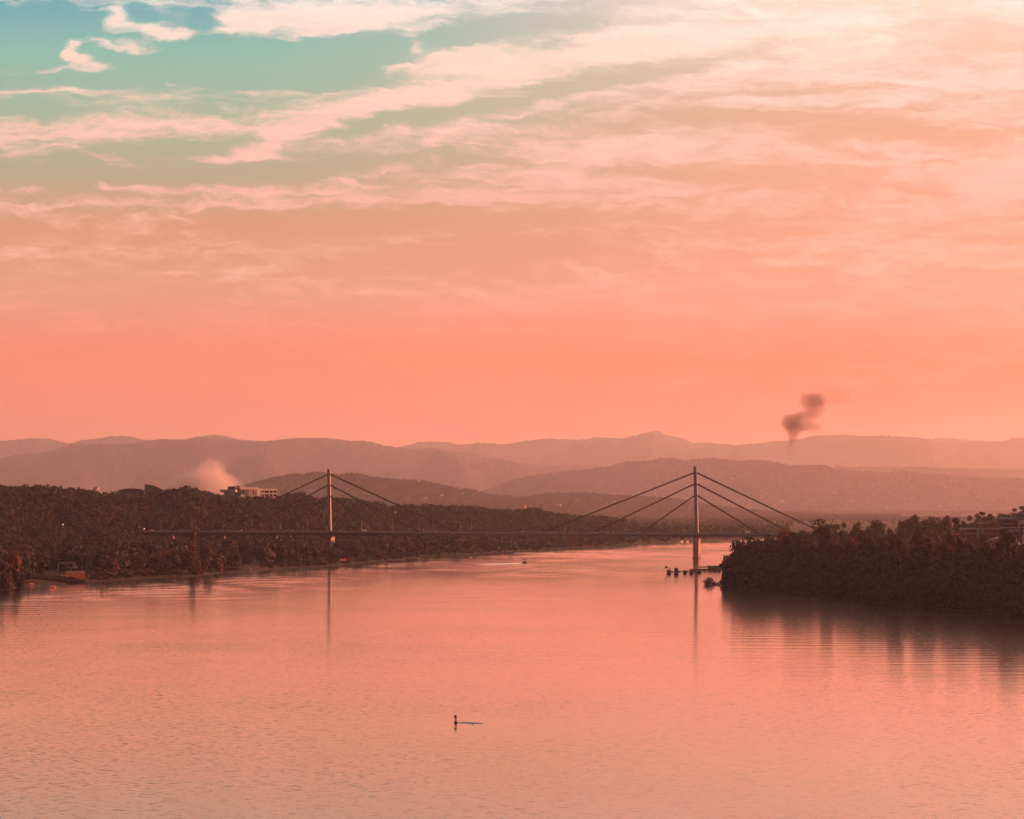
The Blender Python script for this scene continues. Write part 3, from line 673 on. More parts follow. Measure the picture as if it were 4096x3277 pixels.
# single trees that stand out above the grove: kind, leaf, column, top, width in px, distance, label
SINGLE = [
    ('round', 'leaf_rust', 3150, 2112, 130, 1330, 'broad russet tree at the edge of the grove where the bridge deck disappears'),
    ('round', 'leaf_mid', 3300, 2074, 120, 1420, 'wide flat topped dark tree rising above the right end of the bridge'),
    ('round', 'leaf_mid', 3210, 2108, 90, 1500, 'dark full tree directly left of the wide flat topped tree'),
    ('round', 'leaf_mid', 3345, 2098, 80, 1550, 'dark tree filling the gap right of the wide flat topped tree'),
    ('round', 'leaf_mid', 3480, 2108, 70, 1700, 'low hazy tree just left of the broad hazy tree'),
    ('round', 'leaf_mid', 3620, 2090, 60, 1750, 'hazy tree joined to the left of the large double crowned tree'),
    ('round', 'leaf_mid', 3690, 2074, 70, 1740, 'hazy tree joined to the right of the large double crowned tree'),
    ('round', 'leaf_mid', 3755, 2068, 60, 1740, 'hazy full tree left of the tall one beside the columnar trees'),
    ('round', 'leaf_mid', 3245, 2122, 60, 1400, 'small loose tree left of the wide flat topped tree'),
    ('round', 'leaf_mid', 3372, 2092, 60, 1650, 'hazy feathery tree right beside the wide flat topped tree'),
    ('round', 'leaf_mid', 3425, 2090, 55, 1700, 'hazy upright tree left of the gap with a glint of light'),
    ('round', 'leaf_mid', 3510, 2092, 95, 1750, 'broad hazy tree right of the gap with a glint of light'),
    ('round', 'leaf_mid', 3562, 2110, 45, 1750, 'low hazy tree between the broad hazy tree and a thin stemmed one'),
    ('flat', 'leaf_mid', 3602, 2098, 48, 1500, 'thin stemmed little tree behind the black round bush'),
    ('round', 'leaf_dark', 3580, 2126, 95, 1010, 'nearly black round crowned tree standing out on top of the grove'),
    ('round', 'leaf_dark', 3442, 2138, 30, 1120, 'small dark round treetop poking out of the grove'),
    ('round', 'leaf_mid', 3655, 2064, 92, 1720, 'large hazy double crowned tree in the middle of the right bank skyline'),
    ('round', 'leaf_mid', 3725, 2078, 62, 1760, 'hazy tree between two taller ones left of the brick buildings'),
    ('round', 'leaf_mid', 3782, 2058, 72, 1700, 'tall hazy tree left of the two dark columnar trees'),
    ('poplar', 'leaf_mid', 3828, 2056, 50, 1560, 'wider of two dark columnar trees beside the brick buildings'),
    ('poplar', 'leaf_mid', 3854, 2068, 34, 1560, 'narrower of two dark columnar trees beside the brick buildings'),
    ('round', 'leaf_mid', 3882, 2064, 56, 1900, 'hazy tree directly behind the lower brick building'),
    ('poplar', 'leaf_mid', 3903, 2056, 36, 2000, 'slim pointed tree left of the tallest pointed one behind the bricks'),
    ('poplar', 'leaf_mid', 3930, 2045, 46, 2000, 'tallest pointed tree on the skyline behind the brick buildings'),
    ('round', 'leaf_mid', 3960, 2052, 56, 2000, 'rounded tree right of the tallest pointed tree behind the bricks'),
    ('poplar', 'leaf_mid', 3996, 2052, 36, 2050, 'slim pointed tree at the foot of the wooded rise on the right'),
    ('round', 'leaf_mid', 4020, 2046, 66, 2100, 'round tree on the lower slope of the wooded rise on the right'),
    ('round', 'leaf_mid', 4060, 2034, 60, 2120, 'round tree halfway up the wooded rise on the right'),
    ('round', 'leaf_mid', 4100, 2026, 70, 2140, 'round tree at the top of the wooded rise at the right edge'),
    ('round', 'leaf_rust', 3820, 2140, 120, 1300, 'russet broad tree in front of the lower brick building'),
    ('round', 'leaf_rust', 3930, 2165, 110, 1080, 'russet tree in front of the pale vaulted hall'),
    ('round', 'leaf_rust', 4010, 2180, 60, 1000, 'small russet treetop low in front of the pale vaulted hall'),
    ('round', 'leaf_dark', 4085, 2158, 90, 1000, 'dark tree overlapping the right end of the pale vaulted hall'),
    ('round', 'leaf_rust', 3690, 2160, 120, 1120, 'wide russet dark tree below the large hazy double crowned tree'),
]
for i_, (kd, lf, px, py, wpx, Y, lab) in enumerate(SINGLE):
    p_ = at(px, py, Y); zg = float(z_right(p_.x, Y)); h = p_.z - zg
    w_ = wpx * Y / F * (1.2 if Y > 1300 and kd != 'poplar' else 1.0)
    put_tree(kd, i_ % 6, lf, (p_.x, Y, zg - .3), max(h, 6) * 1.11, w_, lab)

# --- trees standing along the left shore: kind, leaf, column, top, width, distance from the water, label
LSH = [
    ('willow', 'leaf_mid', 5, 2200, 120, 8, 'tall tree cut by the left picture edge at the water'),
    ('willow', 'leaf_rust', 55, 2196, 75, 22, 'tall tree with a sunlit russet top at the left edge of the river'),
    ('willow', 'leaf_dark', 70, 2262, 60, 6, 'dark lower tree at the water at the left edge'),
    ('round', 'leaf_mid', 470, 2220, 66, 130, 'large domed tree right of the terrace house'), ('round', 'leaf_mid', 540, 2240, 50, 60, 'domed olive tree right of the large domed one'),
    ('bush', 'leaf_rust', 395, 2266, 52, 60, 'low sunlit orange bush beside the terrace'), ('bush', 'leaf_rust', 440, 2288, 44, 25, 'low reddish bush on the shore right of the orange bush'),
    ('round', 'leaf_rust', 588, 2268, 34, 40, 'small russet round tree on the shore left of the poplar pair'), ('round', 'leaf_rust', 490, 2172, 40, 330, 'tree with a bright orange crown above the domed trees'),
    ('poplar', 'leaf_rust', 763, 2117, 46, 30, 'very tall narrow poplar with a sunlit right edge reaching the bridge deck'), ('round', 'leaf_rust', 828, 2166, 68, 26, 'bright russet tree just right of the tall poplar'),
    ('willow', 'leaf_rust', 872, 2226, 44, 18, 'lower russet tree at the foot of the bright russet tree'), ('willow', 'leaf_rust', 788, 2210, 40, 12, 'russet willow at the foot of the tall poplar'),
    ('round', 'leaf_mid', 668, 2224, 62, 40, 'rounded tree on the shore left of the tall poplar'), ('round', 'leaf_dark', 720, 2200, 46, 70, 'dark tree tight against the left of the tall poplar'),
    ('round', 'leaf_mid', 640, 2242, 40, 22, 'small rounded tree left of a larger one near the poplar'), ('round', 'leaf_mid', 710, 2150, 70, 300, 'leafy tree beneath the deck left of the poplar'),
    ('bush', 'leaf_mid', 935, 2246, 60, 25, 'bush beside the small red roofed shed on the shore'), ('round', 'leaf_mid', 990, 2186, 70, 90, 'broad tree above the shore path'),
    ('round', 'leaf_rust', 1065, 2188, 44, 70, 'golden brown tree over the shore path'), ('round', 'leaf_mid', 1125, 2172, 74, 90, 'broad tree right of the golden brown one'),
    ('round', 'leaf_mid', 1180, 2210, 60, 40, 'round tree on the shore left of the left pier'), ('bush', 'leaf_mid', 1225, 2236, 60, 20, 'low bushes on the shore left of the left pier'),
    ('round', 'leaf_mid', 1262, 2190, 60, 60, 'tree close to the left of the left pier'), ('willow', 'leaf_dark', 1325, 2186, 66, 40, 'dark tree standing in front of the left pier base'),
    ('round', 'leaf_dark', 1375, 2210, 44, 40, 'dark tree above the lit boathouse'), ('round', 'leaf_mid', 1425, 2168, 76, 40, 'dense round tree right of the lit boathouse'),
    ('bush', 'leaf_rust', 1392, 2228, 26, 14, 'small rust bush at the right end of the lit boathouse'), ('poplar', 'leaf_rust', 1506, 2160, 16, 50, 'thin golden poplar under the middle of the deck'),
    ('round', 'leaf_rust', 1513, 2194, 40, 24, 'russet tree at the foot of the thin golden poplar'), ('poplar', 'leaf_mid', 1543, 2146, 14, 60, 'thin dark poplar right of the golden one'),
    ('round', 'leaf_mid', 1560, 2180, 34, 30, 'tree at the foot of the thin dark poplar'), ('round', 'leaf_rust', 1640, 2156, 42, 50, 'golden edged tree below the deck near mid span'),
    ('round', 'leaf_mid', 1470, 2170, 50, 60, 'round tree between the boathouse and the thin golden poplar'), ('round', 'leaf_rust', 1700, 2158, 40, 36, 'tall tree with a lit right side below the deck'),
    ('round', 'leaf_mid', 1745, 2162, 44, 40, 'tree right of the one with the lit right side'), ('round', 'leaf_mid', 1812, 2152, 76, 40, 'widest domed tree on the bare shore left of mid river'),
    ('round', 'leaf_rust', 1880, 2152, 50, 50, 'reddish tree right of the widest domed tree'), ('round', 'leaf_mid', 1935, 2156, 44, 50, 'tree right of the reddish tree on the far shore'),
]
for i_, (kd, lf, px, py, wpx, d, lab) in enumerate(LSH):
    Y = float(shoreY(px)) + d; p_ = at(px, py, Y); zg = float(z_left(px, Y))
    put_tree(kd, i_ % 5, lf, (p_.x, Y, zg - .3), max(p_.z - zg, 4) * 1.05, wpx * Y / F, lab)
# poplars on the skyline of the right hill
for k, (px, py) in enumerate([(3346, 1858), (3356, 1857), (3366, 1860), (3375, 1862)]):
    Y = 18960.; zg = float(z_hill('righthill', px, Y)); p_ = at(px, py, Y)
    put_tree('poplar', k, 'leaf_mid', (p_.x, Y, zg - .5), p_.z - zg, 9 * Y / F, 'pointed poplar in the tight row of four on the hazy hill skyline', 'row of poplars on the hill skyline')

# ------------------------------------------------------------------ buildings
CLEAR = []                                        # spots kept free of wood: column range, distance range
def zland(px, Y):
    z = z_left(px, Y)
    for k in HILLS: z = np.maximum(z, np.where((px > HILLS[k][4][0][0]) & (px < HILLS[k][4][-1][0]), z_hill(k, px, Y), -9))
    return z
def ground_hit(px, py, ymin, ymax=9000):
    Y = np.arange(ymin, ymax, 6.0); z = zland(np.full_like(Y, px), Y); ray = zpix(py, Y)
    k = np.nonzero(z >= ray)[0]
    return float(Y[k[0]]) if len(k) else None
M['housewall'] = material('aged house wall', (.36, .31, .27), .85, .2, .3, .3); M['housewall2'] = material('plain house wall', (.24, .20, .17), .85, .2, .3, .3)
def house(name, loc, rz, w, d, hw, hr, wallm, roofm, label, cat, group=None, ridge='x', windows=(), chimney=False, flat=False):
    r = thing(name, loc, rz, label, cat, group)
    MB().box(-w / 2, w / 2, -d / 2, d / 2, -2.5 if hw > 1.8 else -.5, hw).build('wall', wallm, r)
    if flat: rf = MB().box(-w / 2 - .5, w / 2 + .5, -d / 2 - .5, d / 2 + .5, hw, hw + hr).build('roof', roofm, r)
    else: rf = MB().gable(-w / 2 - .5, w / 2 + .5, -d / 2 - .6, d / 2 + .6, hw, hw + hr, ridge).build('roof', roofm, r)
    if chimney: MB().box(w * .2, w * .2 + .9, d * .1, d * .1 + .9, hw + hr * .3, hw + hr + .8).build('chimney', M['redroof'], rf)
    for (x, z, ww, hh) in windows:
        MB().box(x - ww / 2, x + ww / 2, -d / 2 - .06, -d / 2 + .1, z - hh / 2, z + hh / 2).build('window', M['glass'], r)
    return r

# white institute on the bluff
Yb = 2475.0; pb = at(1000, 1989, Yb); K = Yb / F
inst = thing('institute_building', (pb.x, Yb, pb.z), R(24), 'long white flat roofed building sunlit on top of the wooded left bluff', 'building')
def ux_(px): return (px - 1000) * K
MB().box(ux_(957), ux_(1034), -6, 10, -6, 11.2).build('sunlit_wing', M['white'], inst)
MB().box(ux_(1026), ux_(1108), -3.5, 9, -6, 9.0).build('lower_wing', M['white'], inst)
MB().box(ux_(951), ux_(1028), -8.2, 11, 9.4, 11.9).build('roof_band', M['white'], inst)
MB().box(ux_(1028) + .01, ux_(1110), -5.0, 10, 8.4, 10.2).build('roof_band', M['white'], inst)
MB().box(ux_(1028) + .01, ux_(1109), -4.6, -3.5, 4.0, 5.2).build('balcony_band', M['white'], inst)
for px in (985, 990, 997, 1004, 1012, 1019, 1024): MB().box(ux_(px) - .35, ux_(px) + .35, -7.4, -6.02, -4, 9.4).build('column', M['white'], inst)
for x0, x1 in ((958, 972), (1005, 1011), (1020, 1023)): MB().box(ux_(x0), ux_(x1), -6.12, -5.9, 3.4, 9.0).build('window', M['glass'], inst)
for x0, x1 in ((1029, 1038), (1043, 1047), (1049, 1053), (1057, 1074), (1078, 1090), (1093, 1107)):
    for z0, z1 in ((5.4, 8.2), (.6, 3.8)): MB().box(ux_(x0), ux_(x1), -3.62, -3.4, z0, z1).build('window', M['glass'], inst)
for px in (1040, 1055, 1076, 1091.5): MB().box(ux_(px) - .3, ux_(px) + .3, -4.6, -3.5, -4, 8.4).build('column', M['white'], inst)
sh = MB().box(-20, 2.0, -9, 10, 6.0, 9.4); sh.box(-17, -3, -5, 8, -6, 5.995)
o = sh.build('shaded_wing', M['white'], inst); o.location = (ux_(950), 0, 0); o.rotation_euler = (0, 0, R(-48))
o = MB().box(-8, 3, -4, 6, 9.41, 13.2).build('roof_house', M['housewall2'], inst); o.location = (ux_(940), 2, 0); o.rotation_euler = (0, 0, R(-48))
MB().box(ux_(945), ux_(958), -2, 7, 11.91, 14.0).build('roof_house', M['redroof'], inst)
CLEAR.append((860, 1112, Yb - 14, Yb + 30)); 

# auditorium with slanted roof, long hall, small lit house on the left bluff skyline
Yb = 2400.0; pb = at(578, 1972, Yb); K = Yb / F
aud = thing('auditorium_building', pb, R(4), 'dark wedge shaped hall with a roof slanting down to the right on the left bluff', 'building')
prof = [(0, -6), (74 * K, -6), (74 * K, 3.0), (60 * K, 4.6), (40 * K, 7.6), (22 * K, 9.2), (0, 9.9)]
MB().loft([[(x, y, z) for x, z in prof] for y in (0, 18)]).build('wall', M['grey'], aud)
rp = prof[2:]; MB().loft([[(x, y, z + .02) for x, z in rp] + [(x - .01, y, z + .5) for x, z in rp[::-1]] for y in (-.6, 18.6)]).build('roof', M['darkroof'], aud)
MB().box(12 * K, 26 * K, -.12, .1, -3, 1).build('door', M['glass'], aud)
pb = at(525, 1974, Yb + 20); K = (Yb + 20) / F
hall = thing('long_hall', pb, R(6), 'long low hall with dark curved roof left of the dark wedge shaped hall', 'building')
MB().box(-52 * K, 52 * K, 0, 14, -6, 3.1).build('wall', M['cream'], hall)
arc = [(-56 * K + 112 * K * t, 2.9 + 3.0 * math.sin(math.pi * t) ** .8) for t in np.linspace(0, 1, 13)]
MB().loft([[(x, y, z + .25) for x, z in arc] + [(arc[-1][0], y, 2.7), (arc[0][0], y, 2.7)] for y in (-1.5, 15)]).build('roof', M['darkroof'], hall)
for x in np.linspace(-45, 45, 12): MB().box(x * K - .9, x * K + .9, -.1, .1, .2, 2.2).build('window', M['glass'], hall)
CLEAR += [(455, 665, Yb - 14, Yb + 50)]
pb = at(458, 1974, Yb + 5)
house('pavilion', pb, R(25), 7, 5, 2.2, .5, M['white'], M['paleroof'], 'tiny low white pavilion lit by the sun left of the long curved hall', 'pavilion', flat=True, windows=[(-1.6, 1, 1.6, 1), (1.6, 1, 1.6, 1)])
pb = at(386, 1968, Yb); house('house', pb, R(40), 6, 8, 2.5, 3.4, M['white'], M['cream'], 'small sunlit gabled house farthest left on the bluff skyline', 'house', ridge='y', windows=[(-1.5, 1.2, 1, 1.2)])
CLEAR += [(372, 470, Yb - 14, Yb + 30)]

# terrace house on the left shore
Yt = 1385.0; K = Yt / F; pb = at(265, 2292, Yt); zt = float(z_left(265, Yt)); pb.z = zt
Zp = lambda py: zpix(py, Yt) - zt
rest = thing('terrace_house', pb, R(8), 'flat roofed grey house on posts above the lit terrace on the left shore', 'house')
MB().box(-31 * K, 29 * K, 0, 8, Zp(2274), Zp(2255)).build('upper_floor', M['housewall2'], rest)
MB().box(-33 * K, 32 * K, -1.2, 9, Zp(2255) + .005, Zp(2252)).build('roof', M['housewall2'], rest)
MB().box(-29 * K, 20 * K, 1.5, 8, -1.5, Zp(2274) - .005).build('ground_floor', M['grey'], rest)
MB().box(2 * K, 42 * K, -3.5, -.02, Zp(2272), Zp(2270)).build('balcony', M['white'], rest)
for px in (22, 38, -31): MB().box(px * K - .22, px * K + .22, -3.2, -2.8, -1.5, Zp(2272) if px > 0 else Zp(2256)).build('post', M['white'], rest)
MB().box(36 * K, 42 * K, -3.3, -1.5, Zp(2270) + .005, Zp(2262)).build('railing', M['white'], rest)
for x0, x1 in ((-24, -14), (-12, -3), (4, 13), (16, 26)): MB().box(x0 * K, x1 * K, -.08, .1, Zp(2268), Zp(2259)).build('window', M['glass'], rest)
Yw = 1295.0; K = Yw / F; pb = at(272, 2296, Yw); zt = pb.z
ter = thing('terrace', pb, R(26), 'red sunlit terrace wall with ramp below the flat roofed house on the left shore', 'terrace')
MB().box(-1, 70 * K, 0, 6, -5.5, zpix(2292, Yw) - zt).build('retaining_wall', M['brick'], ter)
mb = MB()
mb.add([(-68 * K, 0, -6), (-1.01, 0, -6), (-1.01, 2.5, -6), (-68 * K, 2.5, -6), (-68 * K, 0, -2.4), (-1.01, 0, .2), (-1.01, 2.5, .2), (-68 * K, 2.5, -2.4)],
       [(0, 3, 2, 1), (4, 5, 6, 7), (0, 1, 5, 4), (1, 2, 6, 5), (2, 3, 7, 6), (3, 0, 4, 7)]); mb.build('ramp', M['brick'], ter)
mb = MB()
for x in np.arange(-.8, 70 * K, 1.2): mb.box(x - .06, x + .06, .1, .25, zpix(2292, Yw) - zt, zpix(2292, Yw) - zt + .9)
mb.box(-1, 70 * K, .08, .27, zpix(2292, Yw) - zt + .9, zpix(2292, Yw) - zt + 1.0); mb.build('railing', M['white'], ter)
CLEAR += [(190, 345, 1240, 1400), (110, 200, 1240, 1300)]

# single houses on the left bank: column, base row, nearest distance searched, width px, wall height, roof height, materials, turn, label
HB = [
    (158, 2200, 1560, 36, 3.0, 3.2, 'grey', 'paleroof', 0, 'house with a pale gabled roof half hidden in the trees above the left shore', 'y'),
    (172, 2230, 1480, 14, 2.4, 1.6, 'white', 'redroof', 30, 'small house with one lit wall below the pale gabled roof', 'x'),
    (355, 2210, 1560, 40, 3.0, .5, 'grey', 'paleroof', 0, 'low shed with a flat pale roof among the trees right of the gabled house', 'f'),
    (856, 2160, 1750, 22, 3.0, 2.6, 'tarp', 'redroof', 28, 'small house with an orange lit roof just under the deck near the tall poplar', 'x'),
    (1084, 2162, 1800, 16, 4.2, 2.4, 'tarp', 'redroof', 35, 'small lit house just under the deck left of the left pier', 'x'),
    (885, 2222, 1650, 42, 2.2, .5, 'grey', 'paleroof', -5, 'low shed with a pale flat roof right of the bright russet tree', 'f'),
    (942, 2246, 1560, 20, 2.3, .9, 'white', 'redroof', 25, 'little red roofed shed on the shore above the path', 'x'),
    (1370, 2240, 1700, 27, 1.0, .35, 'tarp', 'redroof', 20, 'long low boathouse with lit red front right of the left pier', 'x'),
    (1578, 2050, 2300, 9, 1.4, .9, 'housewall', 'darkroof', 35, 'white house with a glowing wall on the bluff between the left stays', 'x'),
    (1700, 2080, 2300, 12, 3.0, 2.2, 'white', 'redroof', 20, 'pale house on the wooded bluff behind the long stay of the left pylon', 'x'),
]
for (px, py, y0, wpx, hw, hr, wm_, rm, turn, lab, kind) in HB:
    Y = ground_hit(px, py, y0, 4500) or y0 + 60
    w = wpx * Y / F; z = float(zland(px, Y)); zz = max(z, zpix(py, Y))
    house('house' if 'shed' not in lab and 'boathouse' not in lab else ('boathouse' if 'boathouse' in lab else 'shed'), ((px - CX) / F * Y, Y, zz - .2), R(turn), w, max(5, w * .6), hw, hr, M[wm_], M[rm], lab,
          'house' if 'shed' not in lab and 'boathouse' not in lab else 'shed', None, 'x' if kind == 'f' else kind, [(-w * .25, hw * .55, min(1.0, hw * .5), min(1.1, hw * .45)), (w * .22, hw * .55, min(1.0, hw * .5), min(1.1, hw * .45))], flat=kind == 'f')
    CLEAR.append((px - wpx * .6 - 4, px + wpx * .6 + 4, Y - 45, Y + 10))
# scattered houses of the far settlement
FAR = [(1199, 1950, 12), (1241, 1963, 12), (1390, 1957, 10), (1564, 1918, 18), (1606, 1926, 24), (1632, 1996, 14), (1703, 1994, 16), (1766, 1983, 12), (1847, 1975, 12), (1900, 2012, 18),
       (2053, 2007, 20), (2235, 2022, 18), (2301, 2009, 16), (2314, 2002, 14), (2375, 2090, 12), (2417, 2079, 10), (2566, 2077, 10), (2640, 2087, 26), (2699, 2049, 16), (2695, 2103, 16),
       (2842, 2083, 34), (2968, 2025, 12), (2932, 1915, 22), (3066, 1955, 10), (2991, 2077, 12), (3033, 2085, 34), (3341, 1975, 20), (3331, 1999, 16), (3398, 2005, 12), (3188, 2026, 12),
       (3127, 2006, 26), (3220, 2066, 42), (3240, 2077, 26), (3511, 2012, 10), (3623, 1996, 14), (3383, 2041, 30), (3560, 2030, 18), (3700, 2004, 12), (3760, 2025, 16), (3830, 2018, 14), (2460, 2010, 14), (2520, 2035, 12), (2760, 2035, 14),
       (3450, 2052, 24), (3300, 2048, 16), (2160, 2060, 14), (2270, 2046, 12), (1985, 2010, 14)]
hw_cycle = ['cream', 'housewall', 'white', 'cream']; hr_cycle = ['redroof', 'darkroof', 'redroof', 'grey']
for i_, (px, py, wpx) in enumerate(FAR):
    Y = ground_hit(px, py, 7500, 22000)
    if Y is None: Y = 12000.
    w = max(wpx * Y / F, 7); z = float(zland(px, Y))
    house('house', ((px - CX) / F * Y, Y, z), R(random.choice((-20, 8, 22, 35))), min(w, 34), random.uniform(7, 10), random.uniform(3, 4.6), random.uniform(2, 3.0), M[hw_cycle[i_ % 4]], M[hr_cycle[(i_ * 7) % 4]],
          'small pale house among trees on the hazy slopes behind the bridge', 'house', 'houses on the hazy slopes', windows=[(-w * .22, 2.4, 1.2, 1.4), (w * .22, 2.4, 1.2, 1.4)])
    CLEAR.append((px - wpx * .6 - 3, px + wpx * .6 + 3, Y - 110, Y + 10))

# church spire, mast on the slope, lookout tower on the far ridge
Y = 3150.; p_ = at(2101, 2036, Y); zg = float(zland(2101, Y))
ch = thing('church_tower', (p_.x, Y, zg), R(20), 'slender church tower with a gleaming gold spire behind the wood at mid span', 'church tower')
MB().box(-2, 2, -2, 2, -2, p_.z - zg).build('tower', M['cream'], ch)
MB().loft([[(-2.1, -2.1, p_.z - zg), (2.1, -2.1, p_.z - zg), (2.1, 2.1, p_.z - zg), (-2.1, 2.1, p_.z - zg)], [(-.1, -.1, zpix(2013, Y) - zg), (.1, -.1, zpix(2013, Y) - zg), (.1, .1, zpix(2013, Y) - zg), (-.1, .1, zpix(2013, Y) - zg)]]).build('spire', M['gold'], ch)
Y = 10700.; zg = float(zland(2361, Y)); zt = zpix(1929, Y) - zg
ms = thing('radio_mast', ((2361 - CX) / F * Y, Y, zg), 0, 'thin lattice mast standing in front of the wooded hill right of mid span', 'mast')
mb = MB()
for a in range(3):
    c, s = math.cos(a * 2.094), math.sin(a * 2.094); mb.tube([(c * 2.0, s * 2.0, -1), (c * .5, s * .5, zt)], .28, 5)
for k in range(14):
    z0 = zt * k / 14; r0 = 2.0 - 1.5 * k / 14
    for a in range(3): mb.tube([(math.cos(a * 2.094) * r0, math.sin(a * 2.094) * r0, z0), (math.cos(a * 2.094 + 2.094) * r0 * .94, math.sin(a * 2.094 + 2.094) * r0 * .94, z0 + zt / 14)], .12, 4)
mb.build('lattice', M['steel'], ms); MB().tube([(0, 0, zt - 3), (0, 0, zt + 6)], .15, 5).build('aerial', M['steel'], ms)
MB().tube([(-2.2, 0, zt - 4), (2.2, 0, zt - 1)], .3, 6).build('antenna_arm', M['steel'], ms)
Y = 32940.; zg = float(z_hill('far', 811, Y)); zt = zpix(1727, Y) - zg
mo = thing('monument', ((811 - CX) / F * Y, Y, zg), 0, 'tiny obelisk monument on the far left ridge', 'monument')
MB().loft([rect(0, 0, 10, 10, -3, 1), rect(0, 0, 6.5, 6.5, zt * .7, .5), rect(0, 0, 4, 4, zt, .4)]).build('shaft', M['concrete'], mo); MB().box(-10, 10, -10, 10, -6, -2).build('plinth', M['concrete'], mo)

# brick buildings and the vaulted hall behind the grove
Yb = 1480.0; K = Yb / F; pb = at(3930, 2160, Yb); zr_ = float(z_right(pb.x, Yb))
Zq = lambda py: zpix(py, Yb) - zr_
Xq = lambda px: (px - 3930) * K
bk = thing('brick_apartment_block', (pb.x, Yb, zr_), R(-3), 'lower red brick block with white floor bands and roof terrace at the right edge', 'building')
MB().box(Xq(3866), Xq(4000), 0, 16, -1, Zq(2118)).build('wall', M['brick'], bk)
MB().box(Xq(3863), Xq(4003), -.8, 16.5, Zq(2118) + .004, Zq(2113)).build('parapet', M['paleroof'], bk)
MB().box(Xq(3866), Xq(3995), -.25, -.004, Zq(2136), Zq(2133.5)).build('floor_band', M['cream'], bk)
MB().box(Xq(3930), Xq(3993), 3, 14, Zq(2113) + .004, Zq(2083)).build('roof_storey', M['brick'], bk)
MB().box(Xq(3925), Xq(3962), 1.5, 14.4, Zq(2094), Zq(2090)).build('roof_canopy', M['paleroof'], bk)
MB().box(Xq(3912), Xq(3928), -.35, -.05, Zq(2147), Zq(2117)).build('stair_window', M['bluepanel'], bk)
for px in (3911, 3929): MB().box(Xq(px) - .25, Xq(px) + .25, -.5, -.01, Zq(2150), Zq(2116)).build('window_frame', M['cream'], bk)
for x0, x1 in ((3896, 3906), (3976, 3984)):
    for y0, y1 in ((2121, 2132), (2139, 2149)): MB().box(Xq(x0), Xq(x1), -.12, .1, Zq(y1), Zq(y0)).build('window', M['glass'], bk)
for x in (3937, 3944, 3951): MB().tube([(Xq(x), 6, Zq(2090)), (Xq(x), 6, Zq(2086))], .4, 8).build('roof_vent', M['white'], bk)
Yb2 = 1440.0; K = Yb2 / F; pb = at(4060, 2160, Yb2); zr_ = float(z_right(pb.x, Yb2))
Zq = lambda py: zpix(py, Yb2) - zr_
Xq = lambda px: (px - 4060) * K
b2 = thing('brick_apartment_block', (pb.x, Yb2, zr_), R(-3), 'taller red brick block with flat roof overhang cut by the right picture edge', 'building')
MB().box(Xq(4016), Xq(4180), 2, 18, -1, Zq(2077)).build('wall', M['brick'], b2)
MB().box(Xq(4000), Xq(4180), .8, 18.5, Zq(2077) + .004, Zq(2072)).build('roof', M['paleroof'], b2)
MB().box(Xq(4073), Xq(4180), -.2, 1.99, -1, Zq(2080)).build('stair_tower', M['cream'], b2)
MB().box(Xq(4058), Xq(4090), -.6, .79, Zq(2082), Zq(2075)).build('porch_roof', M['grey'], b2)
MB().box(Xq(4075), Xq(4180), 4, 15, Zq(2072) + .004, Zq(2056)).build('roof_house', M['grey'], b2)
MB().box(Xq(4070), Xq(4180), 3, 16, Zq(2056) + .004, Zq(2051)).build('roof_slab', M['paleroof'], b2)
for y0, y1 in ((2098, 2108), (2112, 2122), (2126, 2140)):
    MB().box(Xq(4080), Xq(4094), -.3, -.19, Zq(y1), Zq(y0)).build('window', M['glass'], b2)
    MB().box(Xq(4026), Xq(4050), 1.9, 2.1, Zq(y1), Zq(y0)).build('window', M['glass'], b2)
MB().box(Xq(4018), Xq(4062), 1.8, 1.99, Zq(2097), Zq(2095)).build('floor_band', M['cream'], b2)
bm_ = thing('panel_block', (pb.x, Yb2 - 12, zr_), R(-3), 'low blue grey block with pale balconies between the two brick blocks', 'building')
MB().box(Xq(4000), Xq(4072), 0, 12, -1, Zq(2113)).build('wall', M['bluepanel'], bm_)
MB().box(Xq(3997), Xq(4060), -1.0, -.01, Zq(2124), Zq(2120)).build('balcony', M['cream'], bm_)
MB().box(Xq(3998), Xq(4056), -1.0, 12.3, Zq(2113) + .004, Zq(2110)).build('roof', M['paleroof'], bm_)
for x0, x1 in ((4004, 4010), (4014, 4022), (4036, 4042), (4046, 4052)): MB().box(Xq(x0), Xq(x1), -.14, .1, Zq(2119), Zq(2114.5)).build('window', M['glass'], bm_)
Yv_ = 1230.0; K = Yv_ / F; pb = at(4005, 2200, Yv_); zr_ = float(z_right(pb.x, Yv_))
vh = thing('vaulted_hall', (pb.x, Yv_, zr_), R(-14), 'pale grey barrel vaulted sports hall behind russet trees at the right edge', 'hall')
span = 74 * K; zc = zpix(2151, Yv_) - zr_; zs = zpix(2178, Yv_) - zr_
arc = [(-span + 2 * span * t, zs + (zc - zs) * math.sin(math.pi * t) ** .85) for t in np.linspace(0, 1, 25)]
MB().loft([[(x, y, z) for x, z in arc] + [(x, y, z - .5) for x, z in arc[::-1]] for y in np.linspace(0, 34, 9)]).build('roof', M['paleroof'], vh, smooth=False)
MB().loft([[(x, y, z - .52) for x, z in arc] + [(span, y, -1), (-span, y, -1)] for y in (1.2, 33)]).build('wall', M['paleroof'], vh)
mb = MB()
for t in np.linspace(.12, .88, 7): x, z = -span + 2 * span * t, zs + (zc - zs) * math.sin(math.pi * t) ** .85; mb.box(x - .15, x + .15, -.15, 34.1, z + .02, z + .22)
mb.build('roof_rib', M['paleroof'], vh)
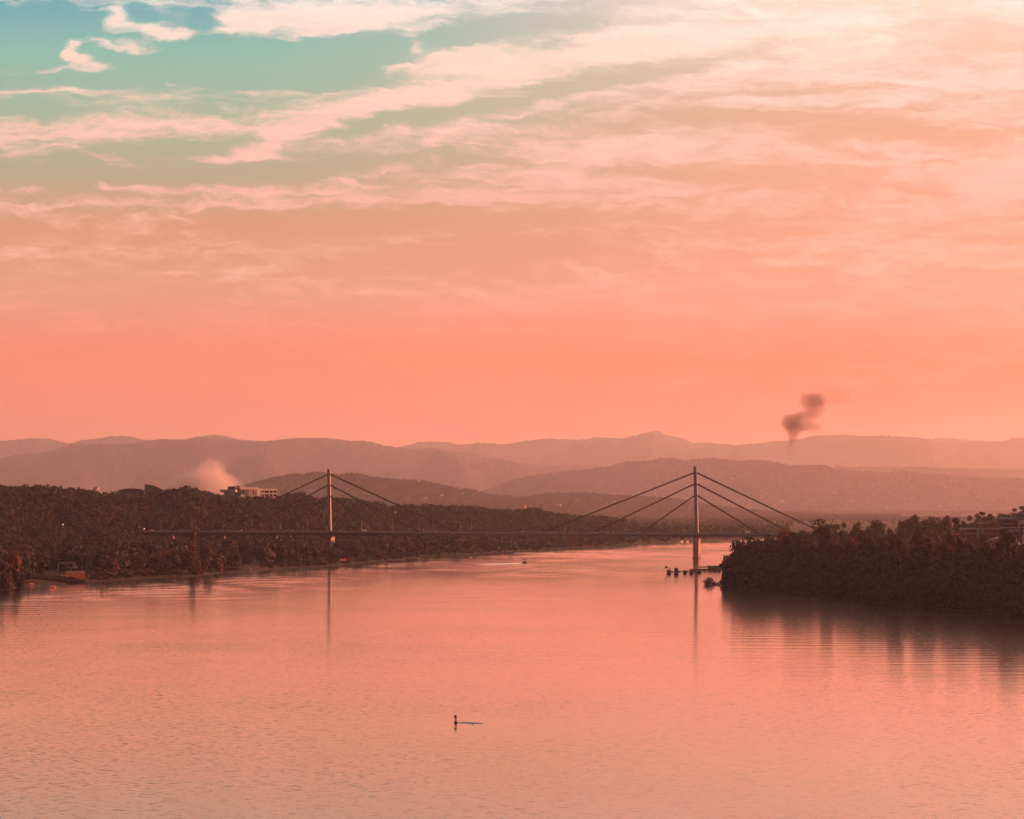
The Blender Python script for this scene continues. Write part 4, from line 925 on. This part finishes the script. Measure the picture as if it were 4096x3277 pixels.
# glint in the gap of the skyline and two lamps in the trees
def lamp_tree(px, py, Y, zg, label):
    z = zpix(py, Y)
    r = thing('street_lamp', ((px - CX) / F * Y, Y, zg), 0, label, 'street lamp')
    MB().tube([(0, 0, -.5), (0, 0, z - zg)], [.14, .08], 6).build('pole', M['lamphead'], r)
    MB().tube([(0, 0, z - zg - .1), (0, 0, z - zg + .9)], [.6, .45], 8).build('lamp_globe', M['streetlight'], r)
Y = 1450.; lamp_tree(3453, 2124, Y, float(z_right((3453 - CX) / F * Y, Y)), 'glowing lamp in the gap between hazy trees on the right bank')
Y = 1950.; lamp_tree(252, 2100, Y, float(z_left(252, Y)), 'small glowing lamp alone in the dark wood on the left')
Y = 2100.; lamp_tree(577, 2117, Y, float(z_left(577, Y)), 'small glowing lamp at the left end of the bridge')

# ------------------------------------------------------------------ boats, pontoons, buoy
def hull(L, B, H, draft=.35, bow=.35, mat=None, parent=None, name='hull'):
    rings = []
    for t in np.linspace(0, 1, 9):
        x = -L / 2 + L * t; w = B / 2 * (1 - max(0, (t - (1 - bow)) / bow) ** 2 * .93) * (.9 + .1 * min(1, t * 4)); zt_ = H * (1 + .35 * max(0, (t - .55)) ** 2 * 4)
        rings.append([(x, -w, zt_), (x, -w * .82, -draft * .3), (x, 0, -draft), (x, w * .82, -draft * .3), (x, w, zt_), (x, w * .86, zt_ - .05), (x, 0, zt_ - .22), (x, -w * .86, zt_ - .05)])
    return MB().loft(rings).build(name, mat, parent)
def person(parent_loc, rz, scale, label, seated=True):
    me = bpy.data.meshes.new('person'); o = bpy.data.objects.new('person', me); col.objects.link(o)
    if seated: pts = [(0, 0, .5), (0, 0, .8), (0, .03, 1.05), (0, .05, 1.14), (0, .06, 1.30), (.1, .02, .5), (.12, .45, .5), (.12, .48, .05), (-.1, .02, .5), (-.12, .45, .5), (-.12, .48, .05), (.2, .02, 1.02), (.25, .1, .75), (.2, .35, .7), (-.2, .02, 1.02), (-.25, .1, .75), (-.2, .35, .7)]
    ed = [(0, 1), (1, 2), (2, 3), (3, 4), (0, 5), (5, 6), (6, 7), (0, 8), (8, 9), (9, 10), (2, 11), (11, 12), (12, 13), (2, 14), (14, 15), (15, 16)]
    rad = [.15, .15, .16, .06, .11, .1, .075, .05, .1, .075, .05, .07, .05, .035, .07, .05, .035]
    me.from_pydata(pts, ed, []); me.update()
    sk = o.modifiers.new('skin', 'SKIN'); sv = me.skin_vertices[0].data
    for v, r_ in zip(sv, rad): v.radius = (r_, r_)
    sv[0].use_root = True
    o.modifiers.new('smooth', 'SUBSURF').levels = 1
    me.materials.append(M['cloth']); o.location = parent_loc; o.rotation_euler = (0, 0, rz)
    return tag(o, label, 'person')
# motor boat with canopy
Yb = wy(2253); pb = at(2099, 2253, Yb); K = Yb / F
boat = thing('motor_boat', (pb.x, Yb, 0.02), R(4), 'small motor boat with a raised canopy alone in mid river', 'boat')
Lb = 19 * K
hull(Lb, 2.1, .95, .3, .4, M['darkhull'], boat)
MB().box(-.2, Lb * .22, -.8, .8, .85, 1.55).build('cabin', M['cabin'], boat, .08)
MB().box(Lb * .215, Lb * .23, -.6, .6, 1.0, 1.45).build('windscreen', M['glass'], boat)
MB().box(-Lb * .40, Lb * .26, -.95, .95, zpix(2238.5, Yb), zpix(2237, Yb)).build('canopy', M['canvas'], boat)
mb = MB()
for x in (-Lb * .38, Lb * .24):
    for y in (-.85, .85): mb.tube([(x, y, .8), (x, y, zpix(2238.5, Yb))], .04, 5)
mb.build('canopy_frame', M['steel'], boat)
MB().box(-Lb * .52, -Lb * .46, -.25, .25, .2, 1.3).build('outboard_motor', M['darkhull'], boat)
person(Vector((pb.x - Lb * .22, Yb - .1, .45)), R(-90), 1, 'person in dark clothes sitting under the canopy of the motor boat')
# water disturbed by boat and buoy: low swells in the same water
def swell(name, pts, wid, hgt, label):
    n = len(pts); v = []; f = []
    for k, p in enumerate(pts):
        a = Vector(pts[max(k - 1, 0)]); b_ = Vector(pts[min(k + 1, n - 1)]); d = (b_ - a).normalized(); nn = Vector((-d.y, d.x, 0))
        t = k / (n - 1); e = math.sin(math.pi * min(1, .08 + t * .92)) ** .5
        for j, s_ in enumerate((-1, -.5, 0, .5, 1)):
            q_ = Vector(p) + nn * wid * s_; v.append((q_.x, q_.y, .005 + hgt * e * (math.cos(math.pi * s_) + 1) / 2))
    for k in range(n - 1):
        for j in range(4): f.append((k * 5 + j, k * 5 + j + 1, k * 5 + j + 6, k * 5 + j + 5))
    return tag(np_mesh(name, v, f, M['water'], True), label, None, None, 'structure')
swell('wake', [at(2086 - 14 * k, 2254.5 + .35 * k, wy(2254.5 + .35 * k)) for k in range(14)], .9, .5, 'long low wake trailing left behind the motor boat')
# floating navigation buoy
Yy = wy(2892); pb = at(1824, 2892, Yy); K = Yy / F
bu = thing('navigation_buoy', (pb.x, Yy, 0), 0, 'red leaning navigation buoy with a square topmark floating in the foreground', 'buoy')
bu.rotation_euler = (R(3), R(-5), 0)
def ring(r_, z, n=20): return [(r_ * math.cos(2 * math.pi * k / n), r_ * math.sin(2 * math.pi * k / n), z) for k in range(n)]
MB().loft([ring(.40, -.35), ring(.50, .0), ring(.50, .10), ring(.42, .20), ring(.22, .42), ring(.13, .52)]).build('float', M['buoyred'], bu, smooth=False)
mb = MB().loft([ring(.13, .515), ring(.10, .62), ring(.17, .78)]); mb.build('neck', M['buoyred'], bu)
MB().box(-.25, .25, -.05, .05, 1.02, 1.72).build('topmark', M['buoydark'], bu, .015)
mb = MB()
for s_ in (-1, 1): mb.add([(s_ * .27, -.05, .82), (s_ * .27, .05, .82), (s_ * .15, .05, .82), (s_ * .15, -.05, .82), (s_ * .27, -.05, 1.02), (s_ * .27, .05, 1.02), (s_ * .14, .05, 1.02), (s_ * .14, -.05, 1.02)],
                          [(0, 1, 2, 3), (7, 6, 5, 4), (0, 4, 5, 1), (1, 5, 6, 2), (2, 6, 7, 3), (3, 7, 4, 0)])
mb.add([(-.27, -.05, .82), (-.15, -.05, .82), (0, -.05, .70), (.15, -.05, .82), (.27, -.05, .82), (.08, -.05, .60), (-.08, -.05, .60),
        (-.27, .05, .82), (-.15, .05, .82), (0, .05, .70), (.15, .05, .82), (.27, .05, .82), (.08, .05, .60), (-.08, .05, .60)],
       [(0, 6, 2, 1), (6, 5, 2), (5, 4, 3, 2), (7, 8, 9, 13), (13, 9, 12), (12, 9, 10, 11), (0, 7, 13, 6), (6, 13, 12, 5), (5, 12, 11, 4), (1, 2, 9, 8), (2, 3, 10, 9)])
mb.build('topmark_bracket', M['buoyred'], bu)
swell('wake', [at(1832 + 9 * k, 2891 + .35 * k, wy(2891 + .35 * k)) for k in range(13)], .27, .20, 'thin line of current trailing right from the buoy')
swell('wake', [at(1886 + 4 * k, 2901, wy(2901)) for k in range(5)], .25, .16, 'short ripple below the line of current behind the buoy')

# houseboats and jetty off the right bank
def houseboat(px, pyw, wpx, hpx, label, kind):
    Y = wy(pyw); K = Y / F; p_ = at(px, pyw, Y); W_ = wpx * K; H_ = hpx * K
    r = thing('houseboat', (p_.x, Y, 0), R(-6), label, 'houseboat')
    MB().loft([rect(0, 0, W_ * 1.15, 7, -.4, .5), rect(0, 0, W_ * 1.22, 7.4, .55, .4), rect(0, 0, W_ * 1.15, 7.2, .75, .4)]).build('pontoon', M['darkhull'], r)
    MB().box(-W_ / 2, W_ / 2, -2.6, 2.6, .755, H_ * .78).build('cabin', M['cabin'], r, .06)
    for x in (-W_ * .22, W_ * .22): MB().box(x - W_ * .13, x + W_ * .13, -2.68, -2.5, H_ * .42, H_ * .64).build('window', M['glass'], r)
    if kind == 'hip': MB().loft([rect(0, 0, W_ * 1.1, 6.2, H_ * .78 + .003, .2), rect(0, 0, W_ * .6, 2.5, H_, .2)]).build('roof', M['darkroof'], r)
    if kind == 'flat': MB().loft([rect(0, 0, W_ * 1.12, 6.4, H_ * .78 + .003, .2), rect(0, 0, W_ * 1.12, 6.4, H_ * .86, .2)]).build('roof', M['darkroof'], r)
    if kind == 'tall':
        MB().box(-W_ * .42, W_ * .42, -2.2, 2.2, H_ * .78 + .003, H_ * .94).build('wheelhouse', M['glass'], r)
        MB().loft([rect(0, 0, W_ * .98, 5.4, H_ * .94 + .003, .2), rect(0, 0, W_ * .9, 5, H_, .3)]).build('roof', M['darkroof'], r)
        MB().tube([(0, 0, H_), (.3, 0, H_ + 2.6)], .08, 5).build('mast', M['steel'], r)
    if kind == 'crane':
        MB().loft([rect(0, 0, W_ * 1.05, 6, H_ * .78 + .003, .2), rect(0, 0, W_ * .5, 2.4, H_ * .9, .2)]).build('roof', M['darkroof'], r)
        MB().tube([(0, 0, H_ * .88), (0, 0, H_ + .9)], .18, 6).build('post', M['steel'], r)
        MB().tube([(W_ * .6, 0, H_ + .8), (-W_ * .8, 0, H_ + 1.4)], .22, 6).build('boom', M['steel'], r)
        MB().loft([rect(-W_ * .8, 0, 1.6, .9, H_ + .9, .2), rect(-W_ * .8, 0, 2.2, 1.2, H_ + 1.6, .2), rect(-W_ * .8, 0, 1.0, .9, H_ + 2.4, .2)]).build('boom_bucket', M['darkhull'], r)
    mb = MB()
    for x in np.linspace(-W_ * .58, W_ * .58, 7): mb.tube([(x, -3.5, .7), (x, -3.5, 1.7)], .05, 4)
    mb.tube([(-W_ * .58, -3.5, 1.7), (W_ * .58, -3.5, 1.7)], .05, 4); mb.build('railing', M['steel'], r)
    return r
houseboat(2676, 2296, 15, 18, 'leftmost dark houseboat carrying a boom with a bucket', 'crane')
houseboat(2705, 2297, 16, 25, 'tallest dark houseboat with a stepped wheelhouse and mast', 'tall')
houseboat(2740, 2294, 14, 14, 'squat flat roofed houseboat right of the tallest one', 'flat')
houseboat(2765, 2294, 14, 17, 'houseboat with a hipped roof at the end of the jetty', 'hip')
houseboat(2795, 2292, 17, 11, 'low houseboat in the reflection of the right pier', 'flat')
Y0 = wy(2289); 
jt = thing('jetty', at(2760, 2289, Y0), 0, 'narrow floating walkway on dark drums joining the houseboats to the right bank', 'jetty')
jt.location.z = 0; K = Y0 / F
MB().box(-92 * K, 130 * K, 4.2, 5.6, .45, .75).build('walkway', M['wood'], jt)
for px in (-70, -52, -40, -20, -8, 14, 22, 44, 62, 80, 100, 120): MB().box(px * K - .8, px * K + .8, 4.0, 5.8, -.3, .44).build('float_drum', M['darkhull'], jt, .1)
mb = MB()
for px in np.arange(-88, 128, 9): mb.tube([(px * K, 4.25, .75), (px * K, 4.25, 1.6)], .05, 4)
mb.tube([(-92 * K, 4.25, 1.6), (130 * K, 4.25, 1.6)], .04, 4); mb.build('handrail', M['steel'], jt)
Y1 = wy(2281); K = Y1 / F
ld = thing('landing_stage', at(2790, 2281, Y1), R(3), 'long roofed landing stage reaching out from the grove behind the houseboats', 'landing stage'); ld.location.z = 0
MB().box(-22 * K, 100 * K, 0, 7, .3, .8).build('deck', M['wood'], ld)
for px in np.arange(-18, 98, 14): MB().box(px * K - 1.2, px * K + 1.2, .3, 6.5, -.4, .295).build('float', M['darkhull'], ld, .1)
MB().gable(8 * K, 40 * K, .5, 6.5, 1.9, 2.7).build('roof', M['darkroof'], ld); MB().gable(42 * K, 96 * K, .2, 7.2, 2.2, 3.4).build('roof', M['darkroof'], ld)
MB().box(46 * K, 92 * K, 1.5, 6, .805, 2.19).build('shed_wall', M['cabin'], ld)
mb = MB()
for px in (9, 18, 29, 39): mb.tube([(px * K, .8, .8), (px * K, .8, 1.9)], .1, 5)
mb.build('roof_post', M['wood'], ld); MB().tube([(3 * K, 3, .8), (3 * K, 3, 6.0)], .08, 5).build('mast', M['steel'], ld)
# fallen tree at the tip of the grove with a moored rowing boat
Yd = wy(2339); pd = at(2840, 2339, Yd); K = Yd / F
rr = random.Random(5)
fa = thing('fallen_tree', (pd.x, Yd, 0), 0, 'fallen bare branched tree lying in the water at the tip of the grove', 'fallen tree')
mb = MB().tube([(60 * K, 2, 2.2), (30 * K, 1, .9), (0, 0, .4), (-24 * K, -.5, .1)], [.55, .45, .35, .18], 8)
for _ in range(26):
    x = rr.uniform(-20, 20) * K; a = Vector((x, 0, .5)); l = rr.uniform(1.5, 5.2)
    b_ = a + Vector((rr.uniform(-.8, .5) * l * .6, rr.uniform(-.4, .4) * l, l * rr.uniform(.3, .95))); mb.tube([a, (a + b_) / 2 + Vector((0, 0, .3)), b_], [.14, .09, .03], 5)
mb.build('trunk', M['bark'], fa)
v, q_ = crown_arrays(77, 4.6, 9, 420, .55, 0, 'round', 18); v[:, 0] -= 6 * K
np_mesh('crown', v, q_, M['leaf_dark'], False, fa)
rb_ = thing('rowing_boat', at(2862, 2341, wy(2341)), R(10), 'dark rowing boat moored against the fallen tree', 'boat'); rb_.location.z = 0
hull(38 * K, 1.5, .6, .2, .35, M['darkhull'], rb_)
for x in (-1.2, .6): MB().box(x - .15, x + .15, -.6, .6, .40, .46).build('thwart', M['wood'], rb_)
hb = thing('covered_boat', at(2884, 2331, wy(2334)), R(15), 'small boat with a pale pink cover drawn up at the tip of the grove', 'boat'); hb.location.z = 0
hull(17 * K, 1.6, .7, .2, .35, M['whitehull'], hb); MB().gable(-6 * K, 5 * K, -.8, .8, .72, 1.5).build('cover', M['tarp'], hb)
# boats drawn up along the left shore
def shore_boat(px, py, lpx, mat, label, rz=0.0, cover=False, up=None):
    Y = ground_hit(px, py, 1100, 3300) or float(shoreY(px)); K = Y / F; z = float(z_left(px, Y))
    r = thing('shore_boat', ((px - CX) / F * Y, Y, max(z, 0) + .15), R(rz), label, 'boat', None)
    hull(lpx * K, lpx * K * .36, lpx * K * .2, .1, .35, mat, r)
    if cover: MB().gable(-lpx * K * .42, lpx * K * .3, -lpx * K * .16, lpx * K * .16, lpx * K * .205, lpx * K * .34).build('cover', M['tarp'], r)
    else:
        for x in (-.2, .1): MB().box(x * lpx * K - .15, x * lpx * K + .15, -lpx * K * .14, lpx * K * .14, lpx * K * .15, lpx * K * .165).build('thwart', M['wood'], r)
    CLEAR.append((px - lpx, px + lpx, Y - 60, Y + 12))
    return r
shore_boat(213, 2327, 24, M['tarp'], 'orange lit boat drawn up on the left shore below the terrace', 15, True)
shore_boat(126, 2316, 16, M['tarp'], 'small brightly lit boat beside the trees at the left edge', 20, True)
shore_boat(413, 2319, 9, M['housewall2'], 'pale rowing boat on the mud right of the terrace', 5)
shore_boat(478, 2321, 9, M['housewall2'], 'pale rowing boat on the mud below the large domed tree', -8)
shore_boat(694, 2299, 15, M['housewall2'], 'pale boat on the shore left of the tall poplar', 4)
shore_boat(1086, 2273, 7, M['housewall'], 'tiny white boat on the shore where the path ends', 10)
shore_boat(1885, 2215, 8, M['whitehull'], 'white boat on the bare shore under the main span', 8)
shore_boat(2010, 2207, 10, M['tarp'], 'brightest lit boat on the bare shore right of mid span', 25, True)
def moored(px, py, lpx, hpx, label, cover):
    Y = wy(py); K = Y / F
    r = thing('moored_boat', at(px, py, Y), R(25), label, 'boat'); r.location.z = .02
    hull(lpx * K * 1.3, lpx * K * .5, hpx * K * .45, .3, .35, M['whitehull'], r)
    if cover: MB().gable(-lpx * K * .5, lpx * K * .35, -lpx * K * .2, lpx * K * .2, hpx * K * .46, hpx * K).build('cover', M['white'], r)
    else:
        MB().box(-lpx * K * .5, lpx * K * .3, -lpx * K * .2, lpx * K * .2, hpx * K * .46, hpx * K).build('cabin', M['white'], r); MB().box(-lpx * K * .45, lpx * K * .2, -lpx * K * .21, -lpx * K * .19, hpx * K * .62, hpx * K * .85).build('window', M['glass'], r)
moored(2727, 2170, 9, 8, 'white covered boat moored on the far shore left of the right pier', True)
moored(2749, 2169, 9, 9, 'white cabin boat moored on the far shore beside the right pier', False)
moored(2716, 2170, 4, 4, 'smallest white boat on the far shore left of the right pier', True)
# shore path
pts = []
for t in np.linspace(0, 1, 16):
    px = 960 + 72 * t; py = 2250 + 23 * t; Y = ground_hit(px, py, 1500, 3000) or float(shoreY(px)) + 3; pts.append(Vector(((px - CX) / F * Y, Y, float(z_left(px, Y)))))
v = []; f = []
for k, p_ in enumerate(pts):
    for s_ in (-1.2, 1.2): v.append((p_.x, p_.y + s_, float(z_left(p_.x / (p_.y + s_) * F + CX, p_.y + s_)) + .12))
for k in range(len(pts) - 1): f.append((2 * k, 2 * k + 1, 2 * k + 3, 2 * k + 2))
tag(np_mesh('path', v, f, M['sand'], True), 'pale sandy path slanting down to the water on the left shore', kind='structure')
CLEAR.append((950, 1045, 1400, 1720))

# ------------------------------------------------------------------ birds
def bird(px, py, Y, span, roll, label, glide=True):
    r = thing('bird', at(px, py, Y), R(30), label, 'bird'); s = span
    r.rotation_euler = (R(6), R(roll), R(8))
    body = MB().loft([[(0 + .06 * s * w_ * math.cos(a), y * s, .05 * s * w_ * math.sin(a)) for a in np.linspace(0, 5.6, 9)] for y, w_ in ((-.26, .1), (-.18, .45), (0, 1), (.12, .9), (.17, .5), (.20, .62), (.24, .5), (.30, .06))])
    body.build('body', M['plume'], r, smooth=True)
    for sg in (-1, 1):
        MB().add([(sg * .04 * s, .10 * s, .02 * s), (sg * .26 * s, .12 * s, .09 * s), (sg * .5 * s, -.02 * s, .05 * s), (sg * .27 * s, -.06 * s, .085 * s), (sg * .04 * s, -.08 * s, .015 * s)], [(0, 1, 3, 4), (1, 2, 3)]).build('wing', M['plume'], r)
    return r
bird(2528, 3021, 366, .62, -24, 'dark bird gliding low over the near water right of the buoy')
bird(2068, 2519, 772, .55, 5, 'tiny dark bird low over the middle of the river above the buoy')
bird(2513, 458, 600, .5, 10, 'tiny bird high in the sky below the broad white cloud band')
bird(2006, 807, 500, .45, -12, 'tiny bird high in the sky near the centre')
bird(833, 1810, 900, .5, 8, 'tiny dark bird before the left ridge, left of its companion')
bird(991, 1805, 900, .5, -8, 'tiny dark bird before the left ridge, right of its companion')

# ------------------------------------------------------------------ woods as masses
def clear_mask(px, Y):
    k = np.ones(len(px), bool)
    for (a, b_, y0, y1) in CLEAR: k &= ~((px > a) & (px < b_) & (Y > y0) & (Y < y1))
    return k
def wood(name, x, y, z, h, w, nleaf, leaf, seed, label, shape='round', mat='leaf_far'):
    r = np.random.default_rng(seed); K = 6; n = len(x)
    protos_ = [crown_arrays(seed * 10 + k, 1.0, 1.0, nleaf, leaf, .02, shape if k < 5 else 'poplar', 14)[0].reshape(nleaf, 4, 3) for k in range(K)]
    P_ = np.stack(protos_)[r.integers(0, K, n)]                        # n, nleaf, 4, 3
    a = r.uniform(0, 6.28, n); ca, sa = np.cos(a)[:, None, None], np.sin(a)[:, None, None]
    X_ = (P_[..., 0] * ca - P_[..., 1] * sa) * w[:, None, None] + x[:, None, None]
    Y_ = (P_[..., 0] * sa + P_[..., 1] * ca) * w[:, None, None] + y[:, None, None]
    Z_ = P_[..., 2] * h[:, None, None] + z[:, None, None]
    v = np.stack([X_, Y_, Z_], -1).reshape(-1, 3)
    t = np.repeat(r.random(n), nleaf)
    o = np_mesh(name, v, np.arange(len(v)).reshape(-1, 4), M[mat], False, None, t)
    return tag(o, label, kind='stuff')
def scatter(n, plo, phi, f_lo, f_hi, zf, r, smin=None):
    px = r.uniform(plo, phi, n); u_ = r.random(n); lo, hi = f_lo(px), f_hi(px); Y = np.sqrt(lo ** 2 + u_ * (hi ** 2 - lo ** 2))
    k = clear_mask(px, Y); px, Y = px[k], Y[k]
    return px, Y, (px - CX) / F * Y, zf(px, Y)
r_ = np.random.default_rng(21)
px, Y, x, z = scatter(11500, -500, 2500, lambda p: shoreY(p) + 55, lambda p: ip(RIDGE_L, p) + 60, z_left, r_)
h = r_.uniform(9, 16, len(x)); w = h * r_.uniform(.7, 1.05, len(x))
front = (Y < BY + uy * bl(px) + 25) & (px > 560)
z_lim = np.where(front, zpix(np.where((px > 1290) & (px < 1352), 2192, 2152), Y) - z, 99)          # nothing in front of the deck reaches above it
h = np.minimum(h, z_lim); k = h > 3.0; px, Y, x, z, h, w = px[k], Y[k], x[k], z[k], h[k], np.minimum(w[k], h[k] * 1.5)
# trees close in front of the hilltop building
n_ = 60; pe = r_.uniform(868, 1116, n_); Ye = r_.uniform(2436, 2458, n_); ze = z_left(pe, Ye); he = zpix(1983 + r_.normal(0, 3, n_), Ye) - ze
px, Y, x, z, h, w = [np.concatenate(t_) for t_ in ((px, pe), (Y, Ye), (x, (pe - CX) / F * Ye), (z, ze), (h, he), (w, np.full(n_, 9.0)))]
ztop = zpix(ip(SKY_L, px) - 6, Y); ztop = np.where((px > 860) & (px < 1120) & (Y > 2430), ztop + 5, ztop); h = np.clip(np.minimum(h, ztop - z + 2.5), 3, 21)   # crowns near the crest keep to the wood's own height
wood('wood', x, Y, z - .5, h, w, 180, .14, 31, 'dense dark wood covering the left bank and its bluff')
px, Y, x, z = scatter(6500, 2400, 5200, lambda p: np.maximum(shoreY(p) + 20, 2500) + np.interp(p, [2750, 3250], [0, 5200]) * r_.random(len(p)) ** .3, lambda p: p * 0 + 9400, z_left, r_)
h = r_.uniform(7, 13, len(x)); w = h * r_.uniform(.8, 1.2, len(x))
wood('wood', x, Y, z - .5, h, w, 30, .40, 32, 'hazy trees of the plain behind the right pylon')
px, Y, x, z = scatter(13000, 500, 3600, lambda p: p * 0 + 9250, lambda p: p * 0 + 11080, lambda p, y: np.maximum(z_hill('midhill', p, y), z_left(p, y)), r_)
h = r_.uniform(11, 20, len(x)); w = h * r_.uniform(.8, 1.1, len(x))
wood('wood', x, Y, z - .5, h, w, 26, .42, 33, 'hazy wood on the low hill behind the bridge')
px, Y, x, z = scatter(24000, 1850, 4700, lambda p: p * 0 + 13500, lambda p: p * 0 + 19100, lambda p, y: np.maximum(z_hill('righthill', p, y), z_hill('midhill', p, y)), r_)
h = r_.uniform(16, 34, len(x)); w = h * r_.uniform(.8, 1.2, len(x))
wood('wood', x, Y, z - .5, h, w, 14, .55, 34, 'faded wood on the hill behind the right pylon')
px, Y, x, z = scatter(1900, 1950, 3150, lambda p: shoreY(p) + 12, lambda p: shoreY(p) + 750, z_left, r_)
h = r_.uniform(7, 14, len(x)); w = h * r_.uniform(.8, 1.2, len(x))
wood('wood', x, Y, z - .5, h, w, 60, .24, 38, 'low wood along the far shore beneath the deck and around the right pylon')
# right bank behind the grove
n = 3400; Y = np.sqrt(r_.uniform(760 ** 2, 2400 ** 2, n)); x = rshore(Y) + 54 + r_.random(n) ** 1.3 * 480
px = x / Y * F + CX
k = (px < 4700) & ~((px > 3855) & (px < 4230) & (Y > 1190) & (Y < 1500)) & ~((px > 3900) & (px < 4140) & (Y > 1060) & (Y <= 1190)) & (x - rshore(Y) > 54)
# keep the wood below the line of sight of the single trees and the buildings
zg = z_right(x, Y); lim = zpix(np.interp(px, [2900, 3080, 3200, 3400, 3600, 3800, 3870, 4096, 4300], [2185, 2142, 2124, 2130, 2132, 2134, 2157, 2174, 2162]) + r_.random(n) ** 1.5 * 48, Y) - zg
rise = px > 3870
lim = np.where(rise & (Y > 1600), zpix(np.interp(px, [3870, 3950, 4000, 4096, 4300], [2085, 2066, 2064, 2040, 2020]), Y) - zg, lim)
h = np.minimum(np.where(x - rshore(Y) < 150, r_.uniform(24, 32, n), r_.uniform(14, 25, n)), lim); k &= h > 5
x, Y, zg, h = x[k], Y[k], zg[k], h[k]
wood('wood', x, Y, zg - .5, h, np.maximum(h * r_.uniform(.5, .75, len(x)), 6), 260, .11, 35, 'wood filling the right bank behind the front of the grove')
n = 260; px = r_.uniform(110, 345, n); Y = r_.uniform(1262, 1288, n); h = r_.uniform(.8, 1.8, n)
wood('undergrowth', (px - CX) / F * Y, Y, z_left(px, Y) - .1, h, h * r_.uniform(1.3, 2.4, n), 30, .36, 37, 'low scrub on the bank below the red terrace')
# reeds and low scrub along the left shore
n = 1500; px = r_.uniform(-300, 2500, n); Y = shoreY(px) + r_.uniform(14, 60, n); k = clear_mask(px, Y); px, Y = px[k], Y[k]
h = r_.uniform(1.0, 3.2, len(px)); wood('undergrowth', (px - CX) / F * Y, Y, z_left(px, Y) - .1, h, h * r_.uniform(1.2, 2.5, len(px)), 16, .5, 36, 'low scrub along the edge of the left shore')

# ------------------------------------------------------------------ smoke
def smoke(name, px, py, Y, size_px, blobs, color, dens, label, noise_s, absorb=None, aniso=0.0):
    K = Y / F; c = at(px, py, Y); sx, sz = size_px[0] * K / 2, size_px[1] * K / 2; sy = max(sx, sz) * .7
    m, T, v = volume_mat(name + ' volume', color, 1.0, aniso, absorb)
    tc = T.node('ShaderNodeTexCoord'); P_ = tc.outputs['Object']
    _, nc = T.noise(P_, noise_s, 4.0, .6); _, nf = T.noise(P_, noise_s * 2.7, 3.0, .6)
    Q = T.v('ADD', P_, T.v('ADD', T.v('SCALE', T.v('SUBTRACT', nc, (.5, .5, .5))), T.v('SCALE', T.v('SUBTRACT', nf, (.5, .5, .5)))))
    for l in [n for n in T.n if n.bl_idname == 'ShaderNodeVectorMath' and n.operation == 'SCALE']: l.inputs['Scale'].default_value = 22.0 if l == [n for n in T.n if n.bl_idname == 'ShaderNodeVectorMath' and n.operation == 'SCALE'][0] else 14.0
    acc = None
    for (bx, by, rx, rz_, w_) in blobs:
        mp = T.node('ShaderNodeMapping', vector_type='TEXTURE'); T.l.new(Q, mp.inputs['Vector'])
        mp.inputs['Location'].default_value = ((bx - px) * K, 0, (py - by) * K); mp.inputs['Scale'].default_value = (rx * 1.12 * K, max(rx, rz_) * K * .9, rz_ * 1.12 * K)
        d = T.v('DOT_PRODUCT', mp.outputs[0], mp.outputs[0]); g_ = T.m('MULTIPLY', T.mapr(d, 1.0, .15, 0, 1), w_)
        acc = g_ if acc is None else T.m('ADD', acc, g_)
    T.l.new(T.m('MULTIPLY', acc, dens), v.inputs['Density'])
    o = MB().box(-sx, sx, -sy, sy, -sz, sz).build('smoke', m); o.location = c
    return tag(o, label, kind='stuff')
smoke('dark smoke', 3230, 1670, 6000, (380, 320), [(3240, 1604, 46, 40, .55), (3268, 1596, 40, 34, .45), (3285, 1612, 30, 26, .25), (3262, 1640, 46, 40, .38), (3236, 1664, 42, 36, .30), (3210, 1668, 36, 30, .35), (3160, 1688, 40, 36, .65), (3184, 1682, 36, 34, .6), (3150, 1698, 26, 24, .4), (3180, 1712, 44, 34, .6),
      (3226, 1706, 66, 22, .30), (3170, 1738, 24, 34, .5), (3164, 1766, 14, 30, .4), (3335, 1592, 90, 44, .05), (3164, 1800, 26, 30, .10)], (.34, .17, .12), .040, 'small dark smoke plume rising over the ridge on the right', .035)
smoke('pale smoke', 815, 1920, 2750, (420, 240), [(830, 1938, 125, 70, .9), (845, 1895, 66, 56, .8), (760, 1948, 90, 56, .8), (720, 1898, 20, 16, .3), (900, 1950, 90, 40, .35), (850, 1860, 50, 40, .25)], (1.0, .95, .93), .034, 'pale sunlit smoke drifting over the left bluff', .05, aniso=.1)
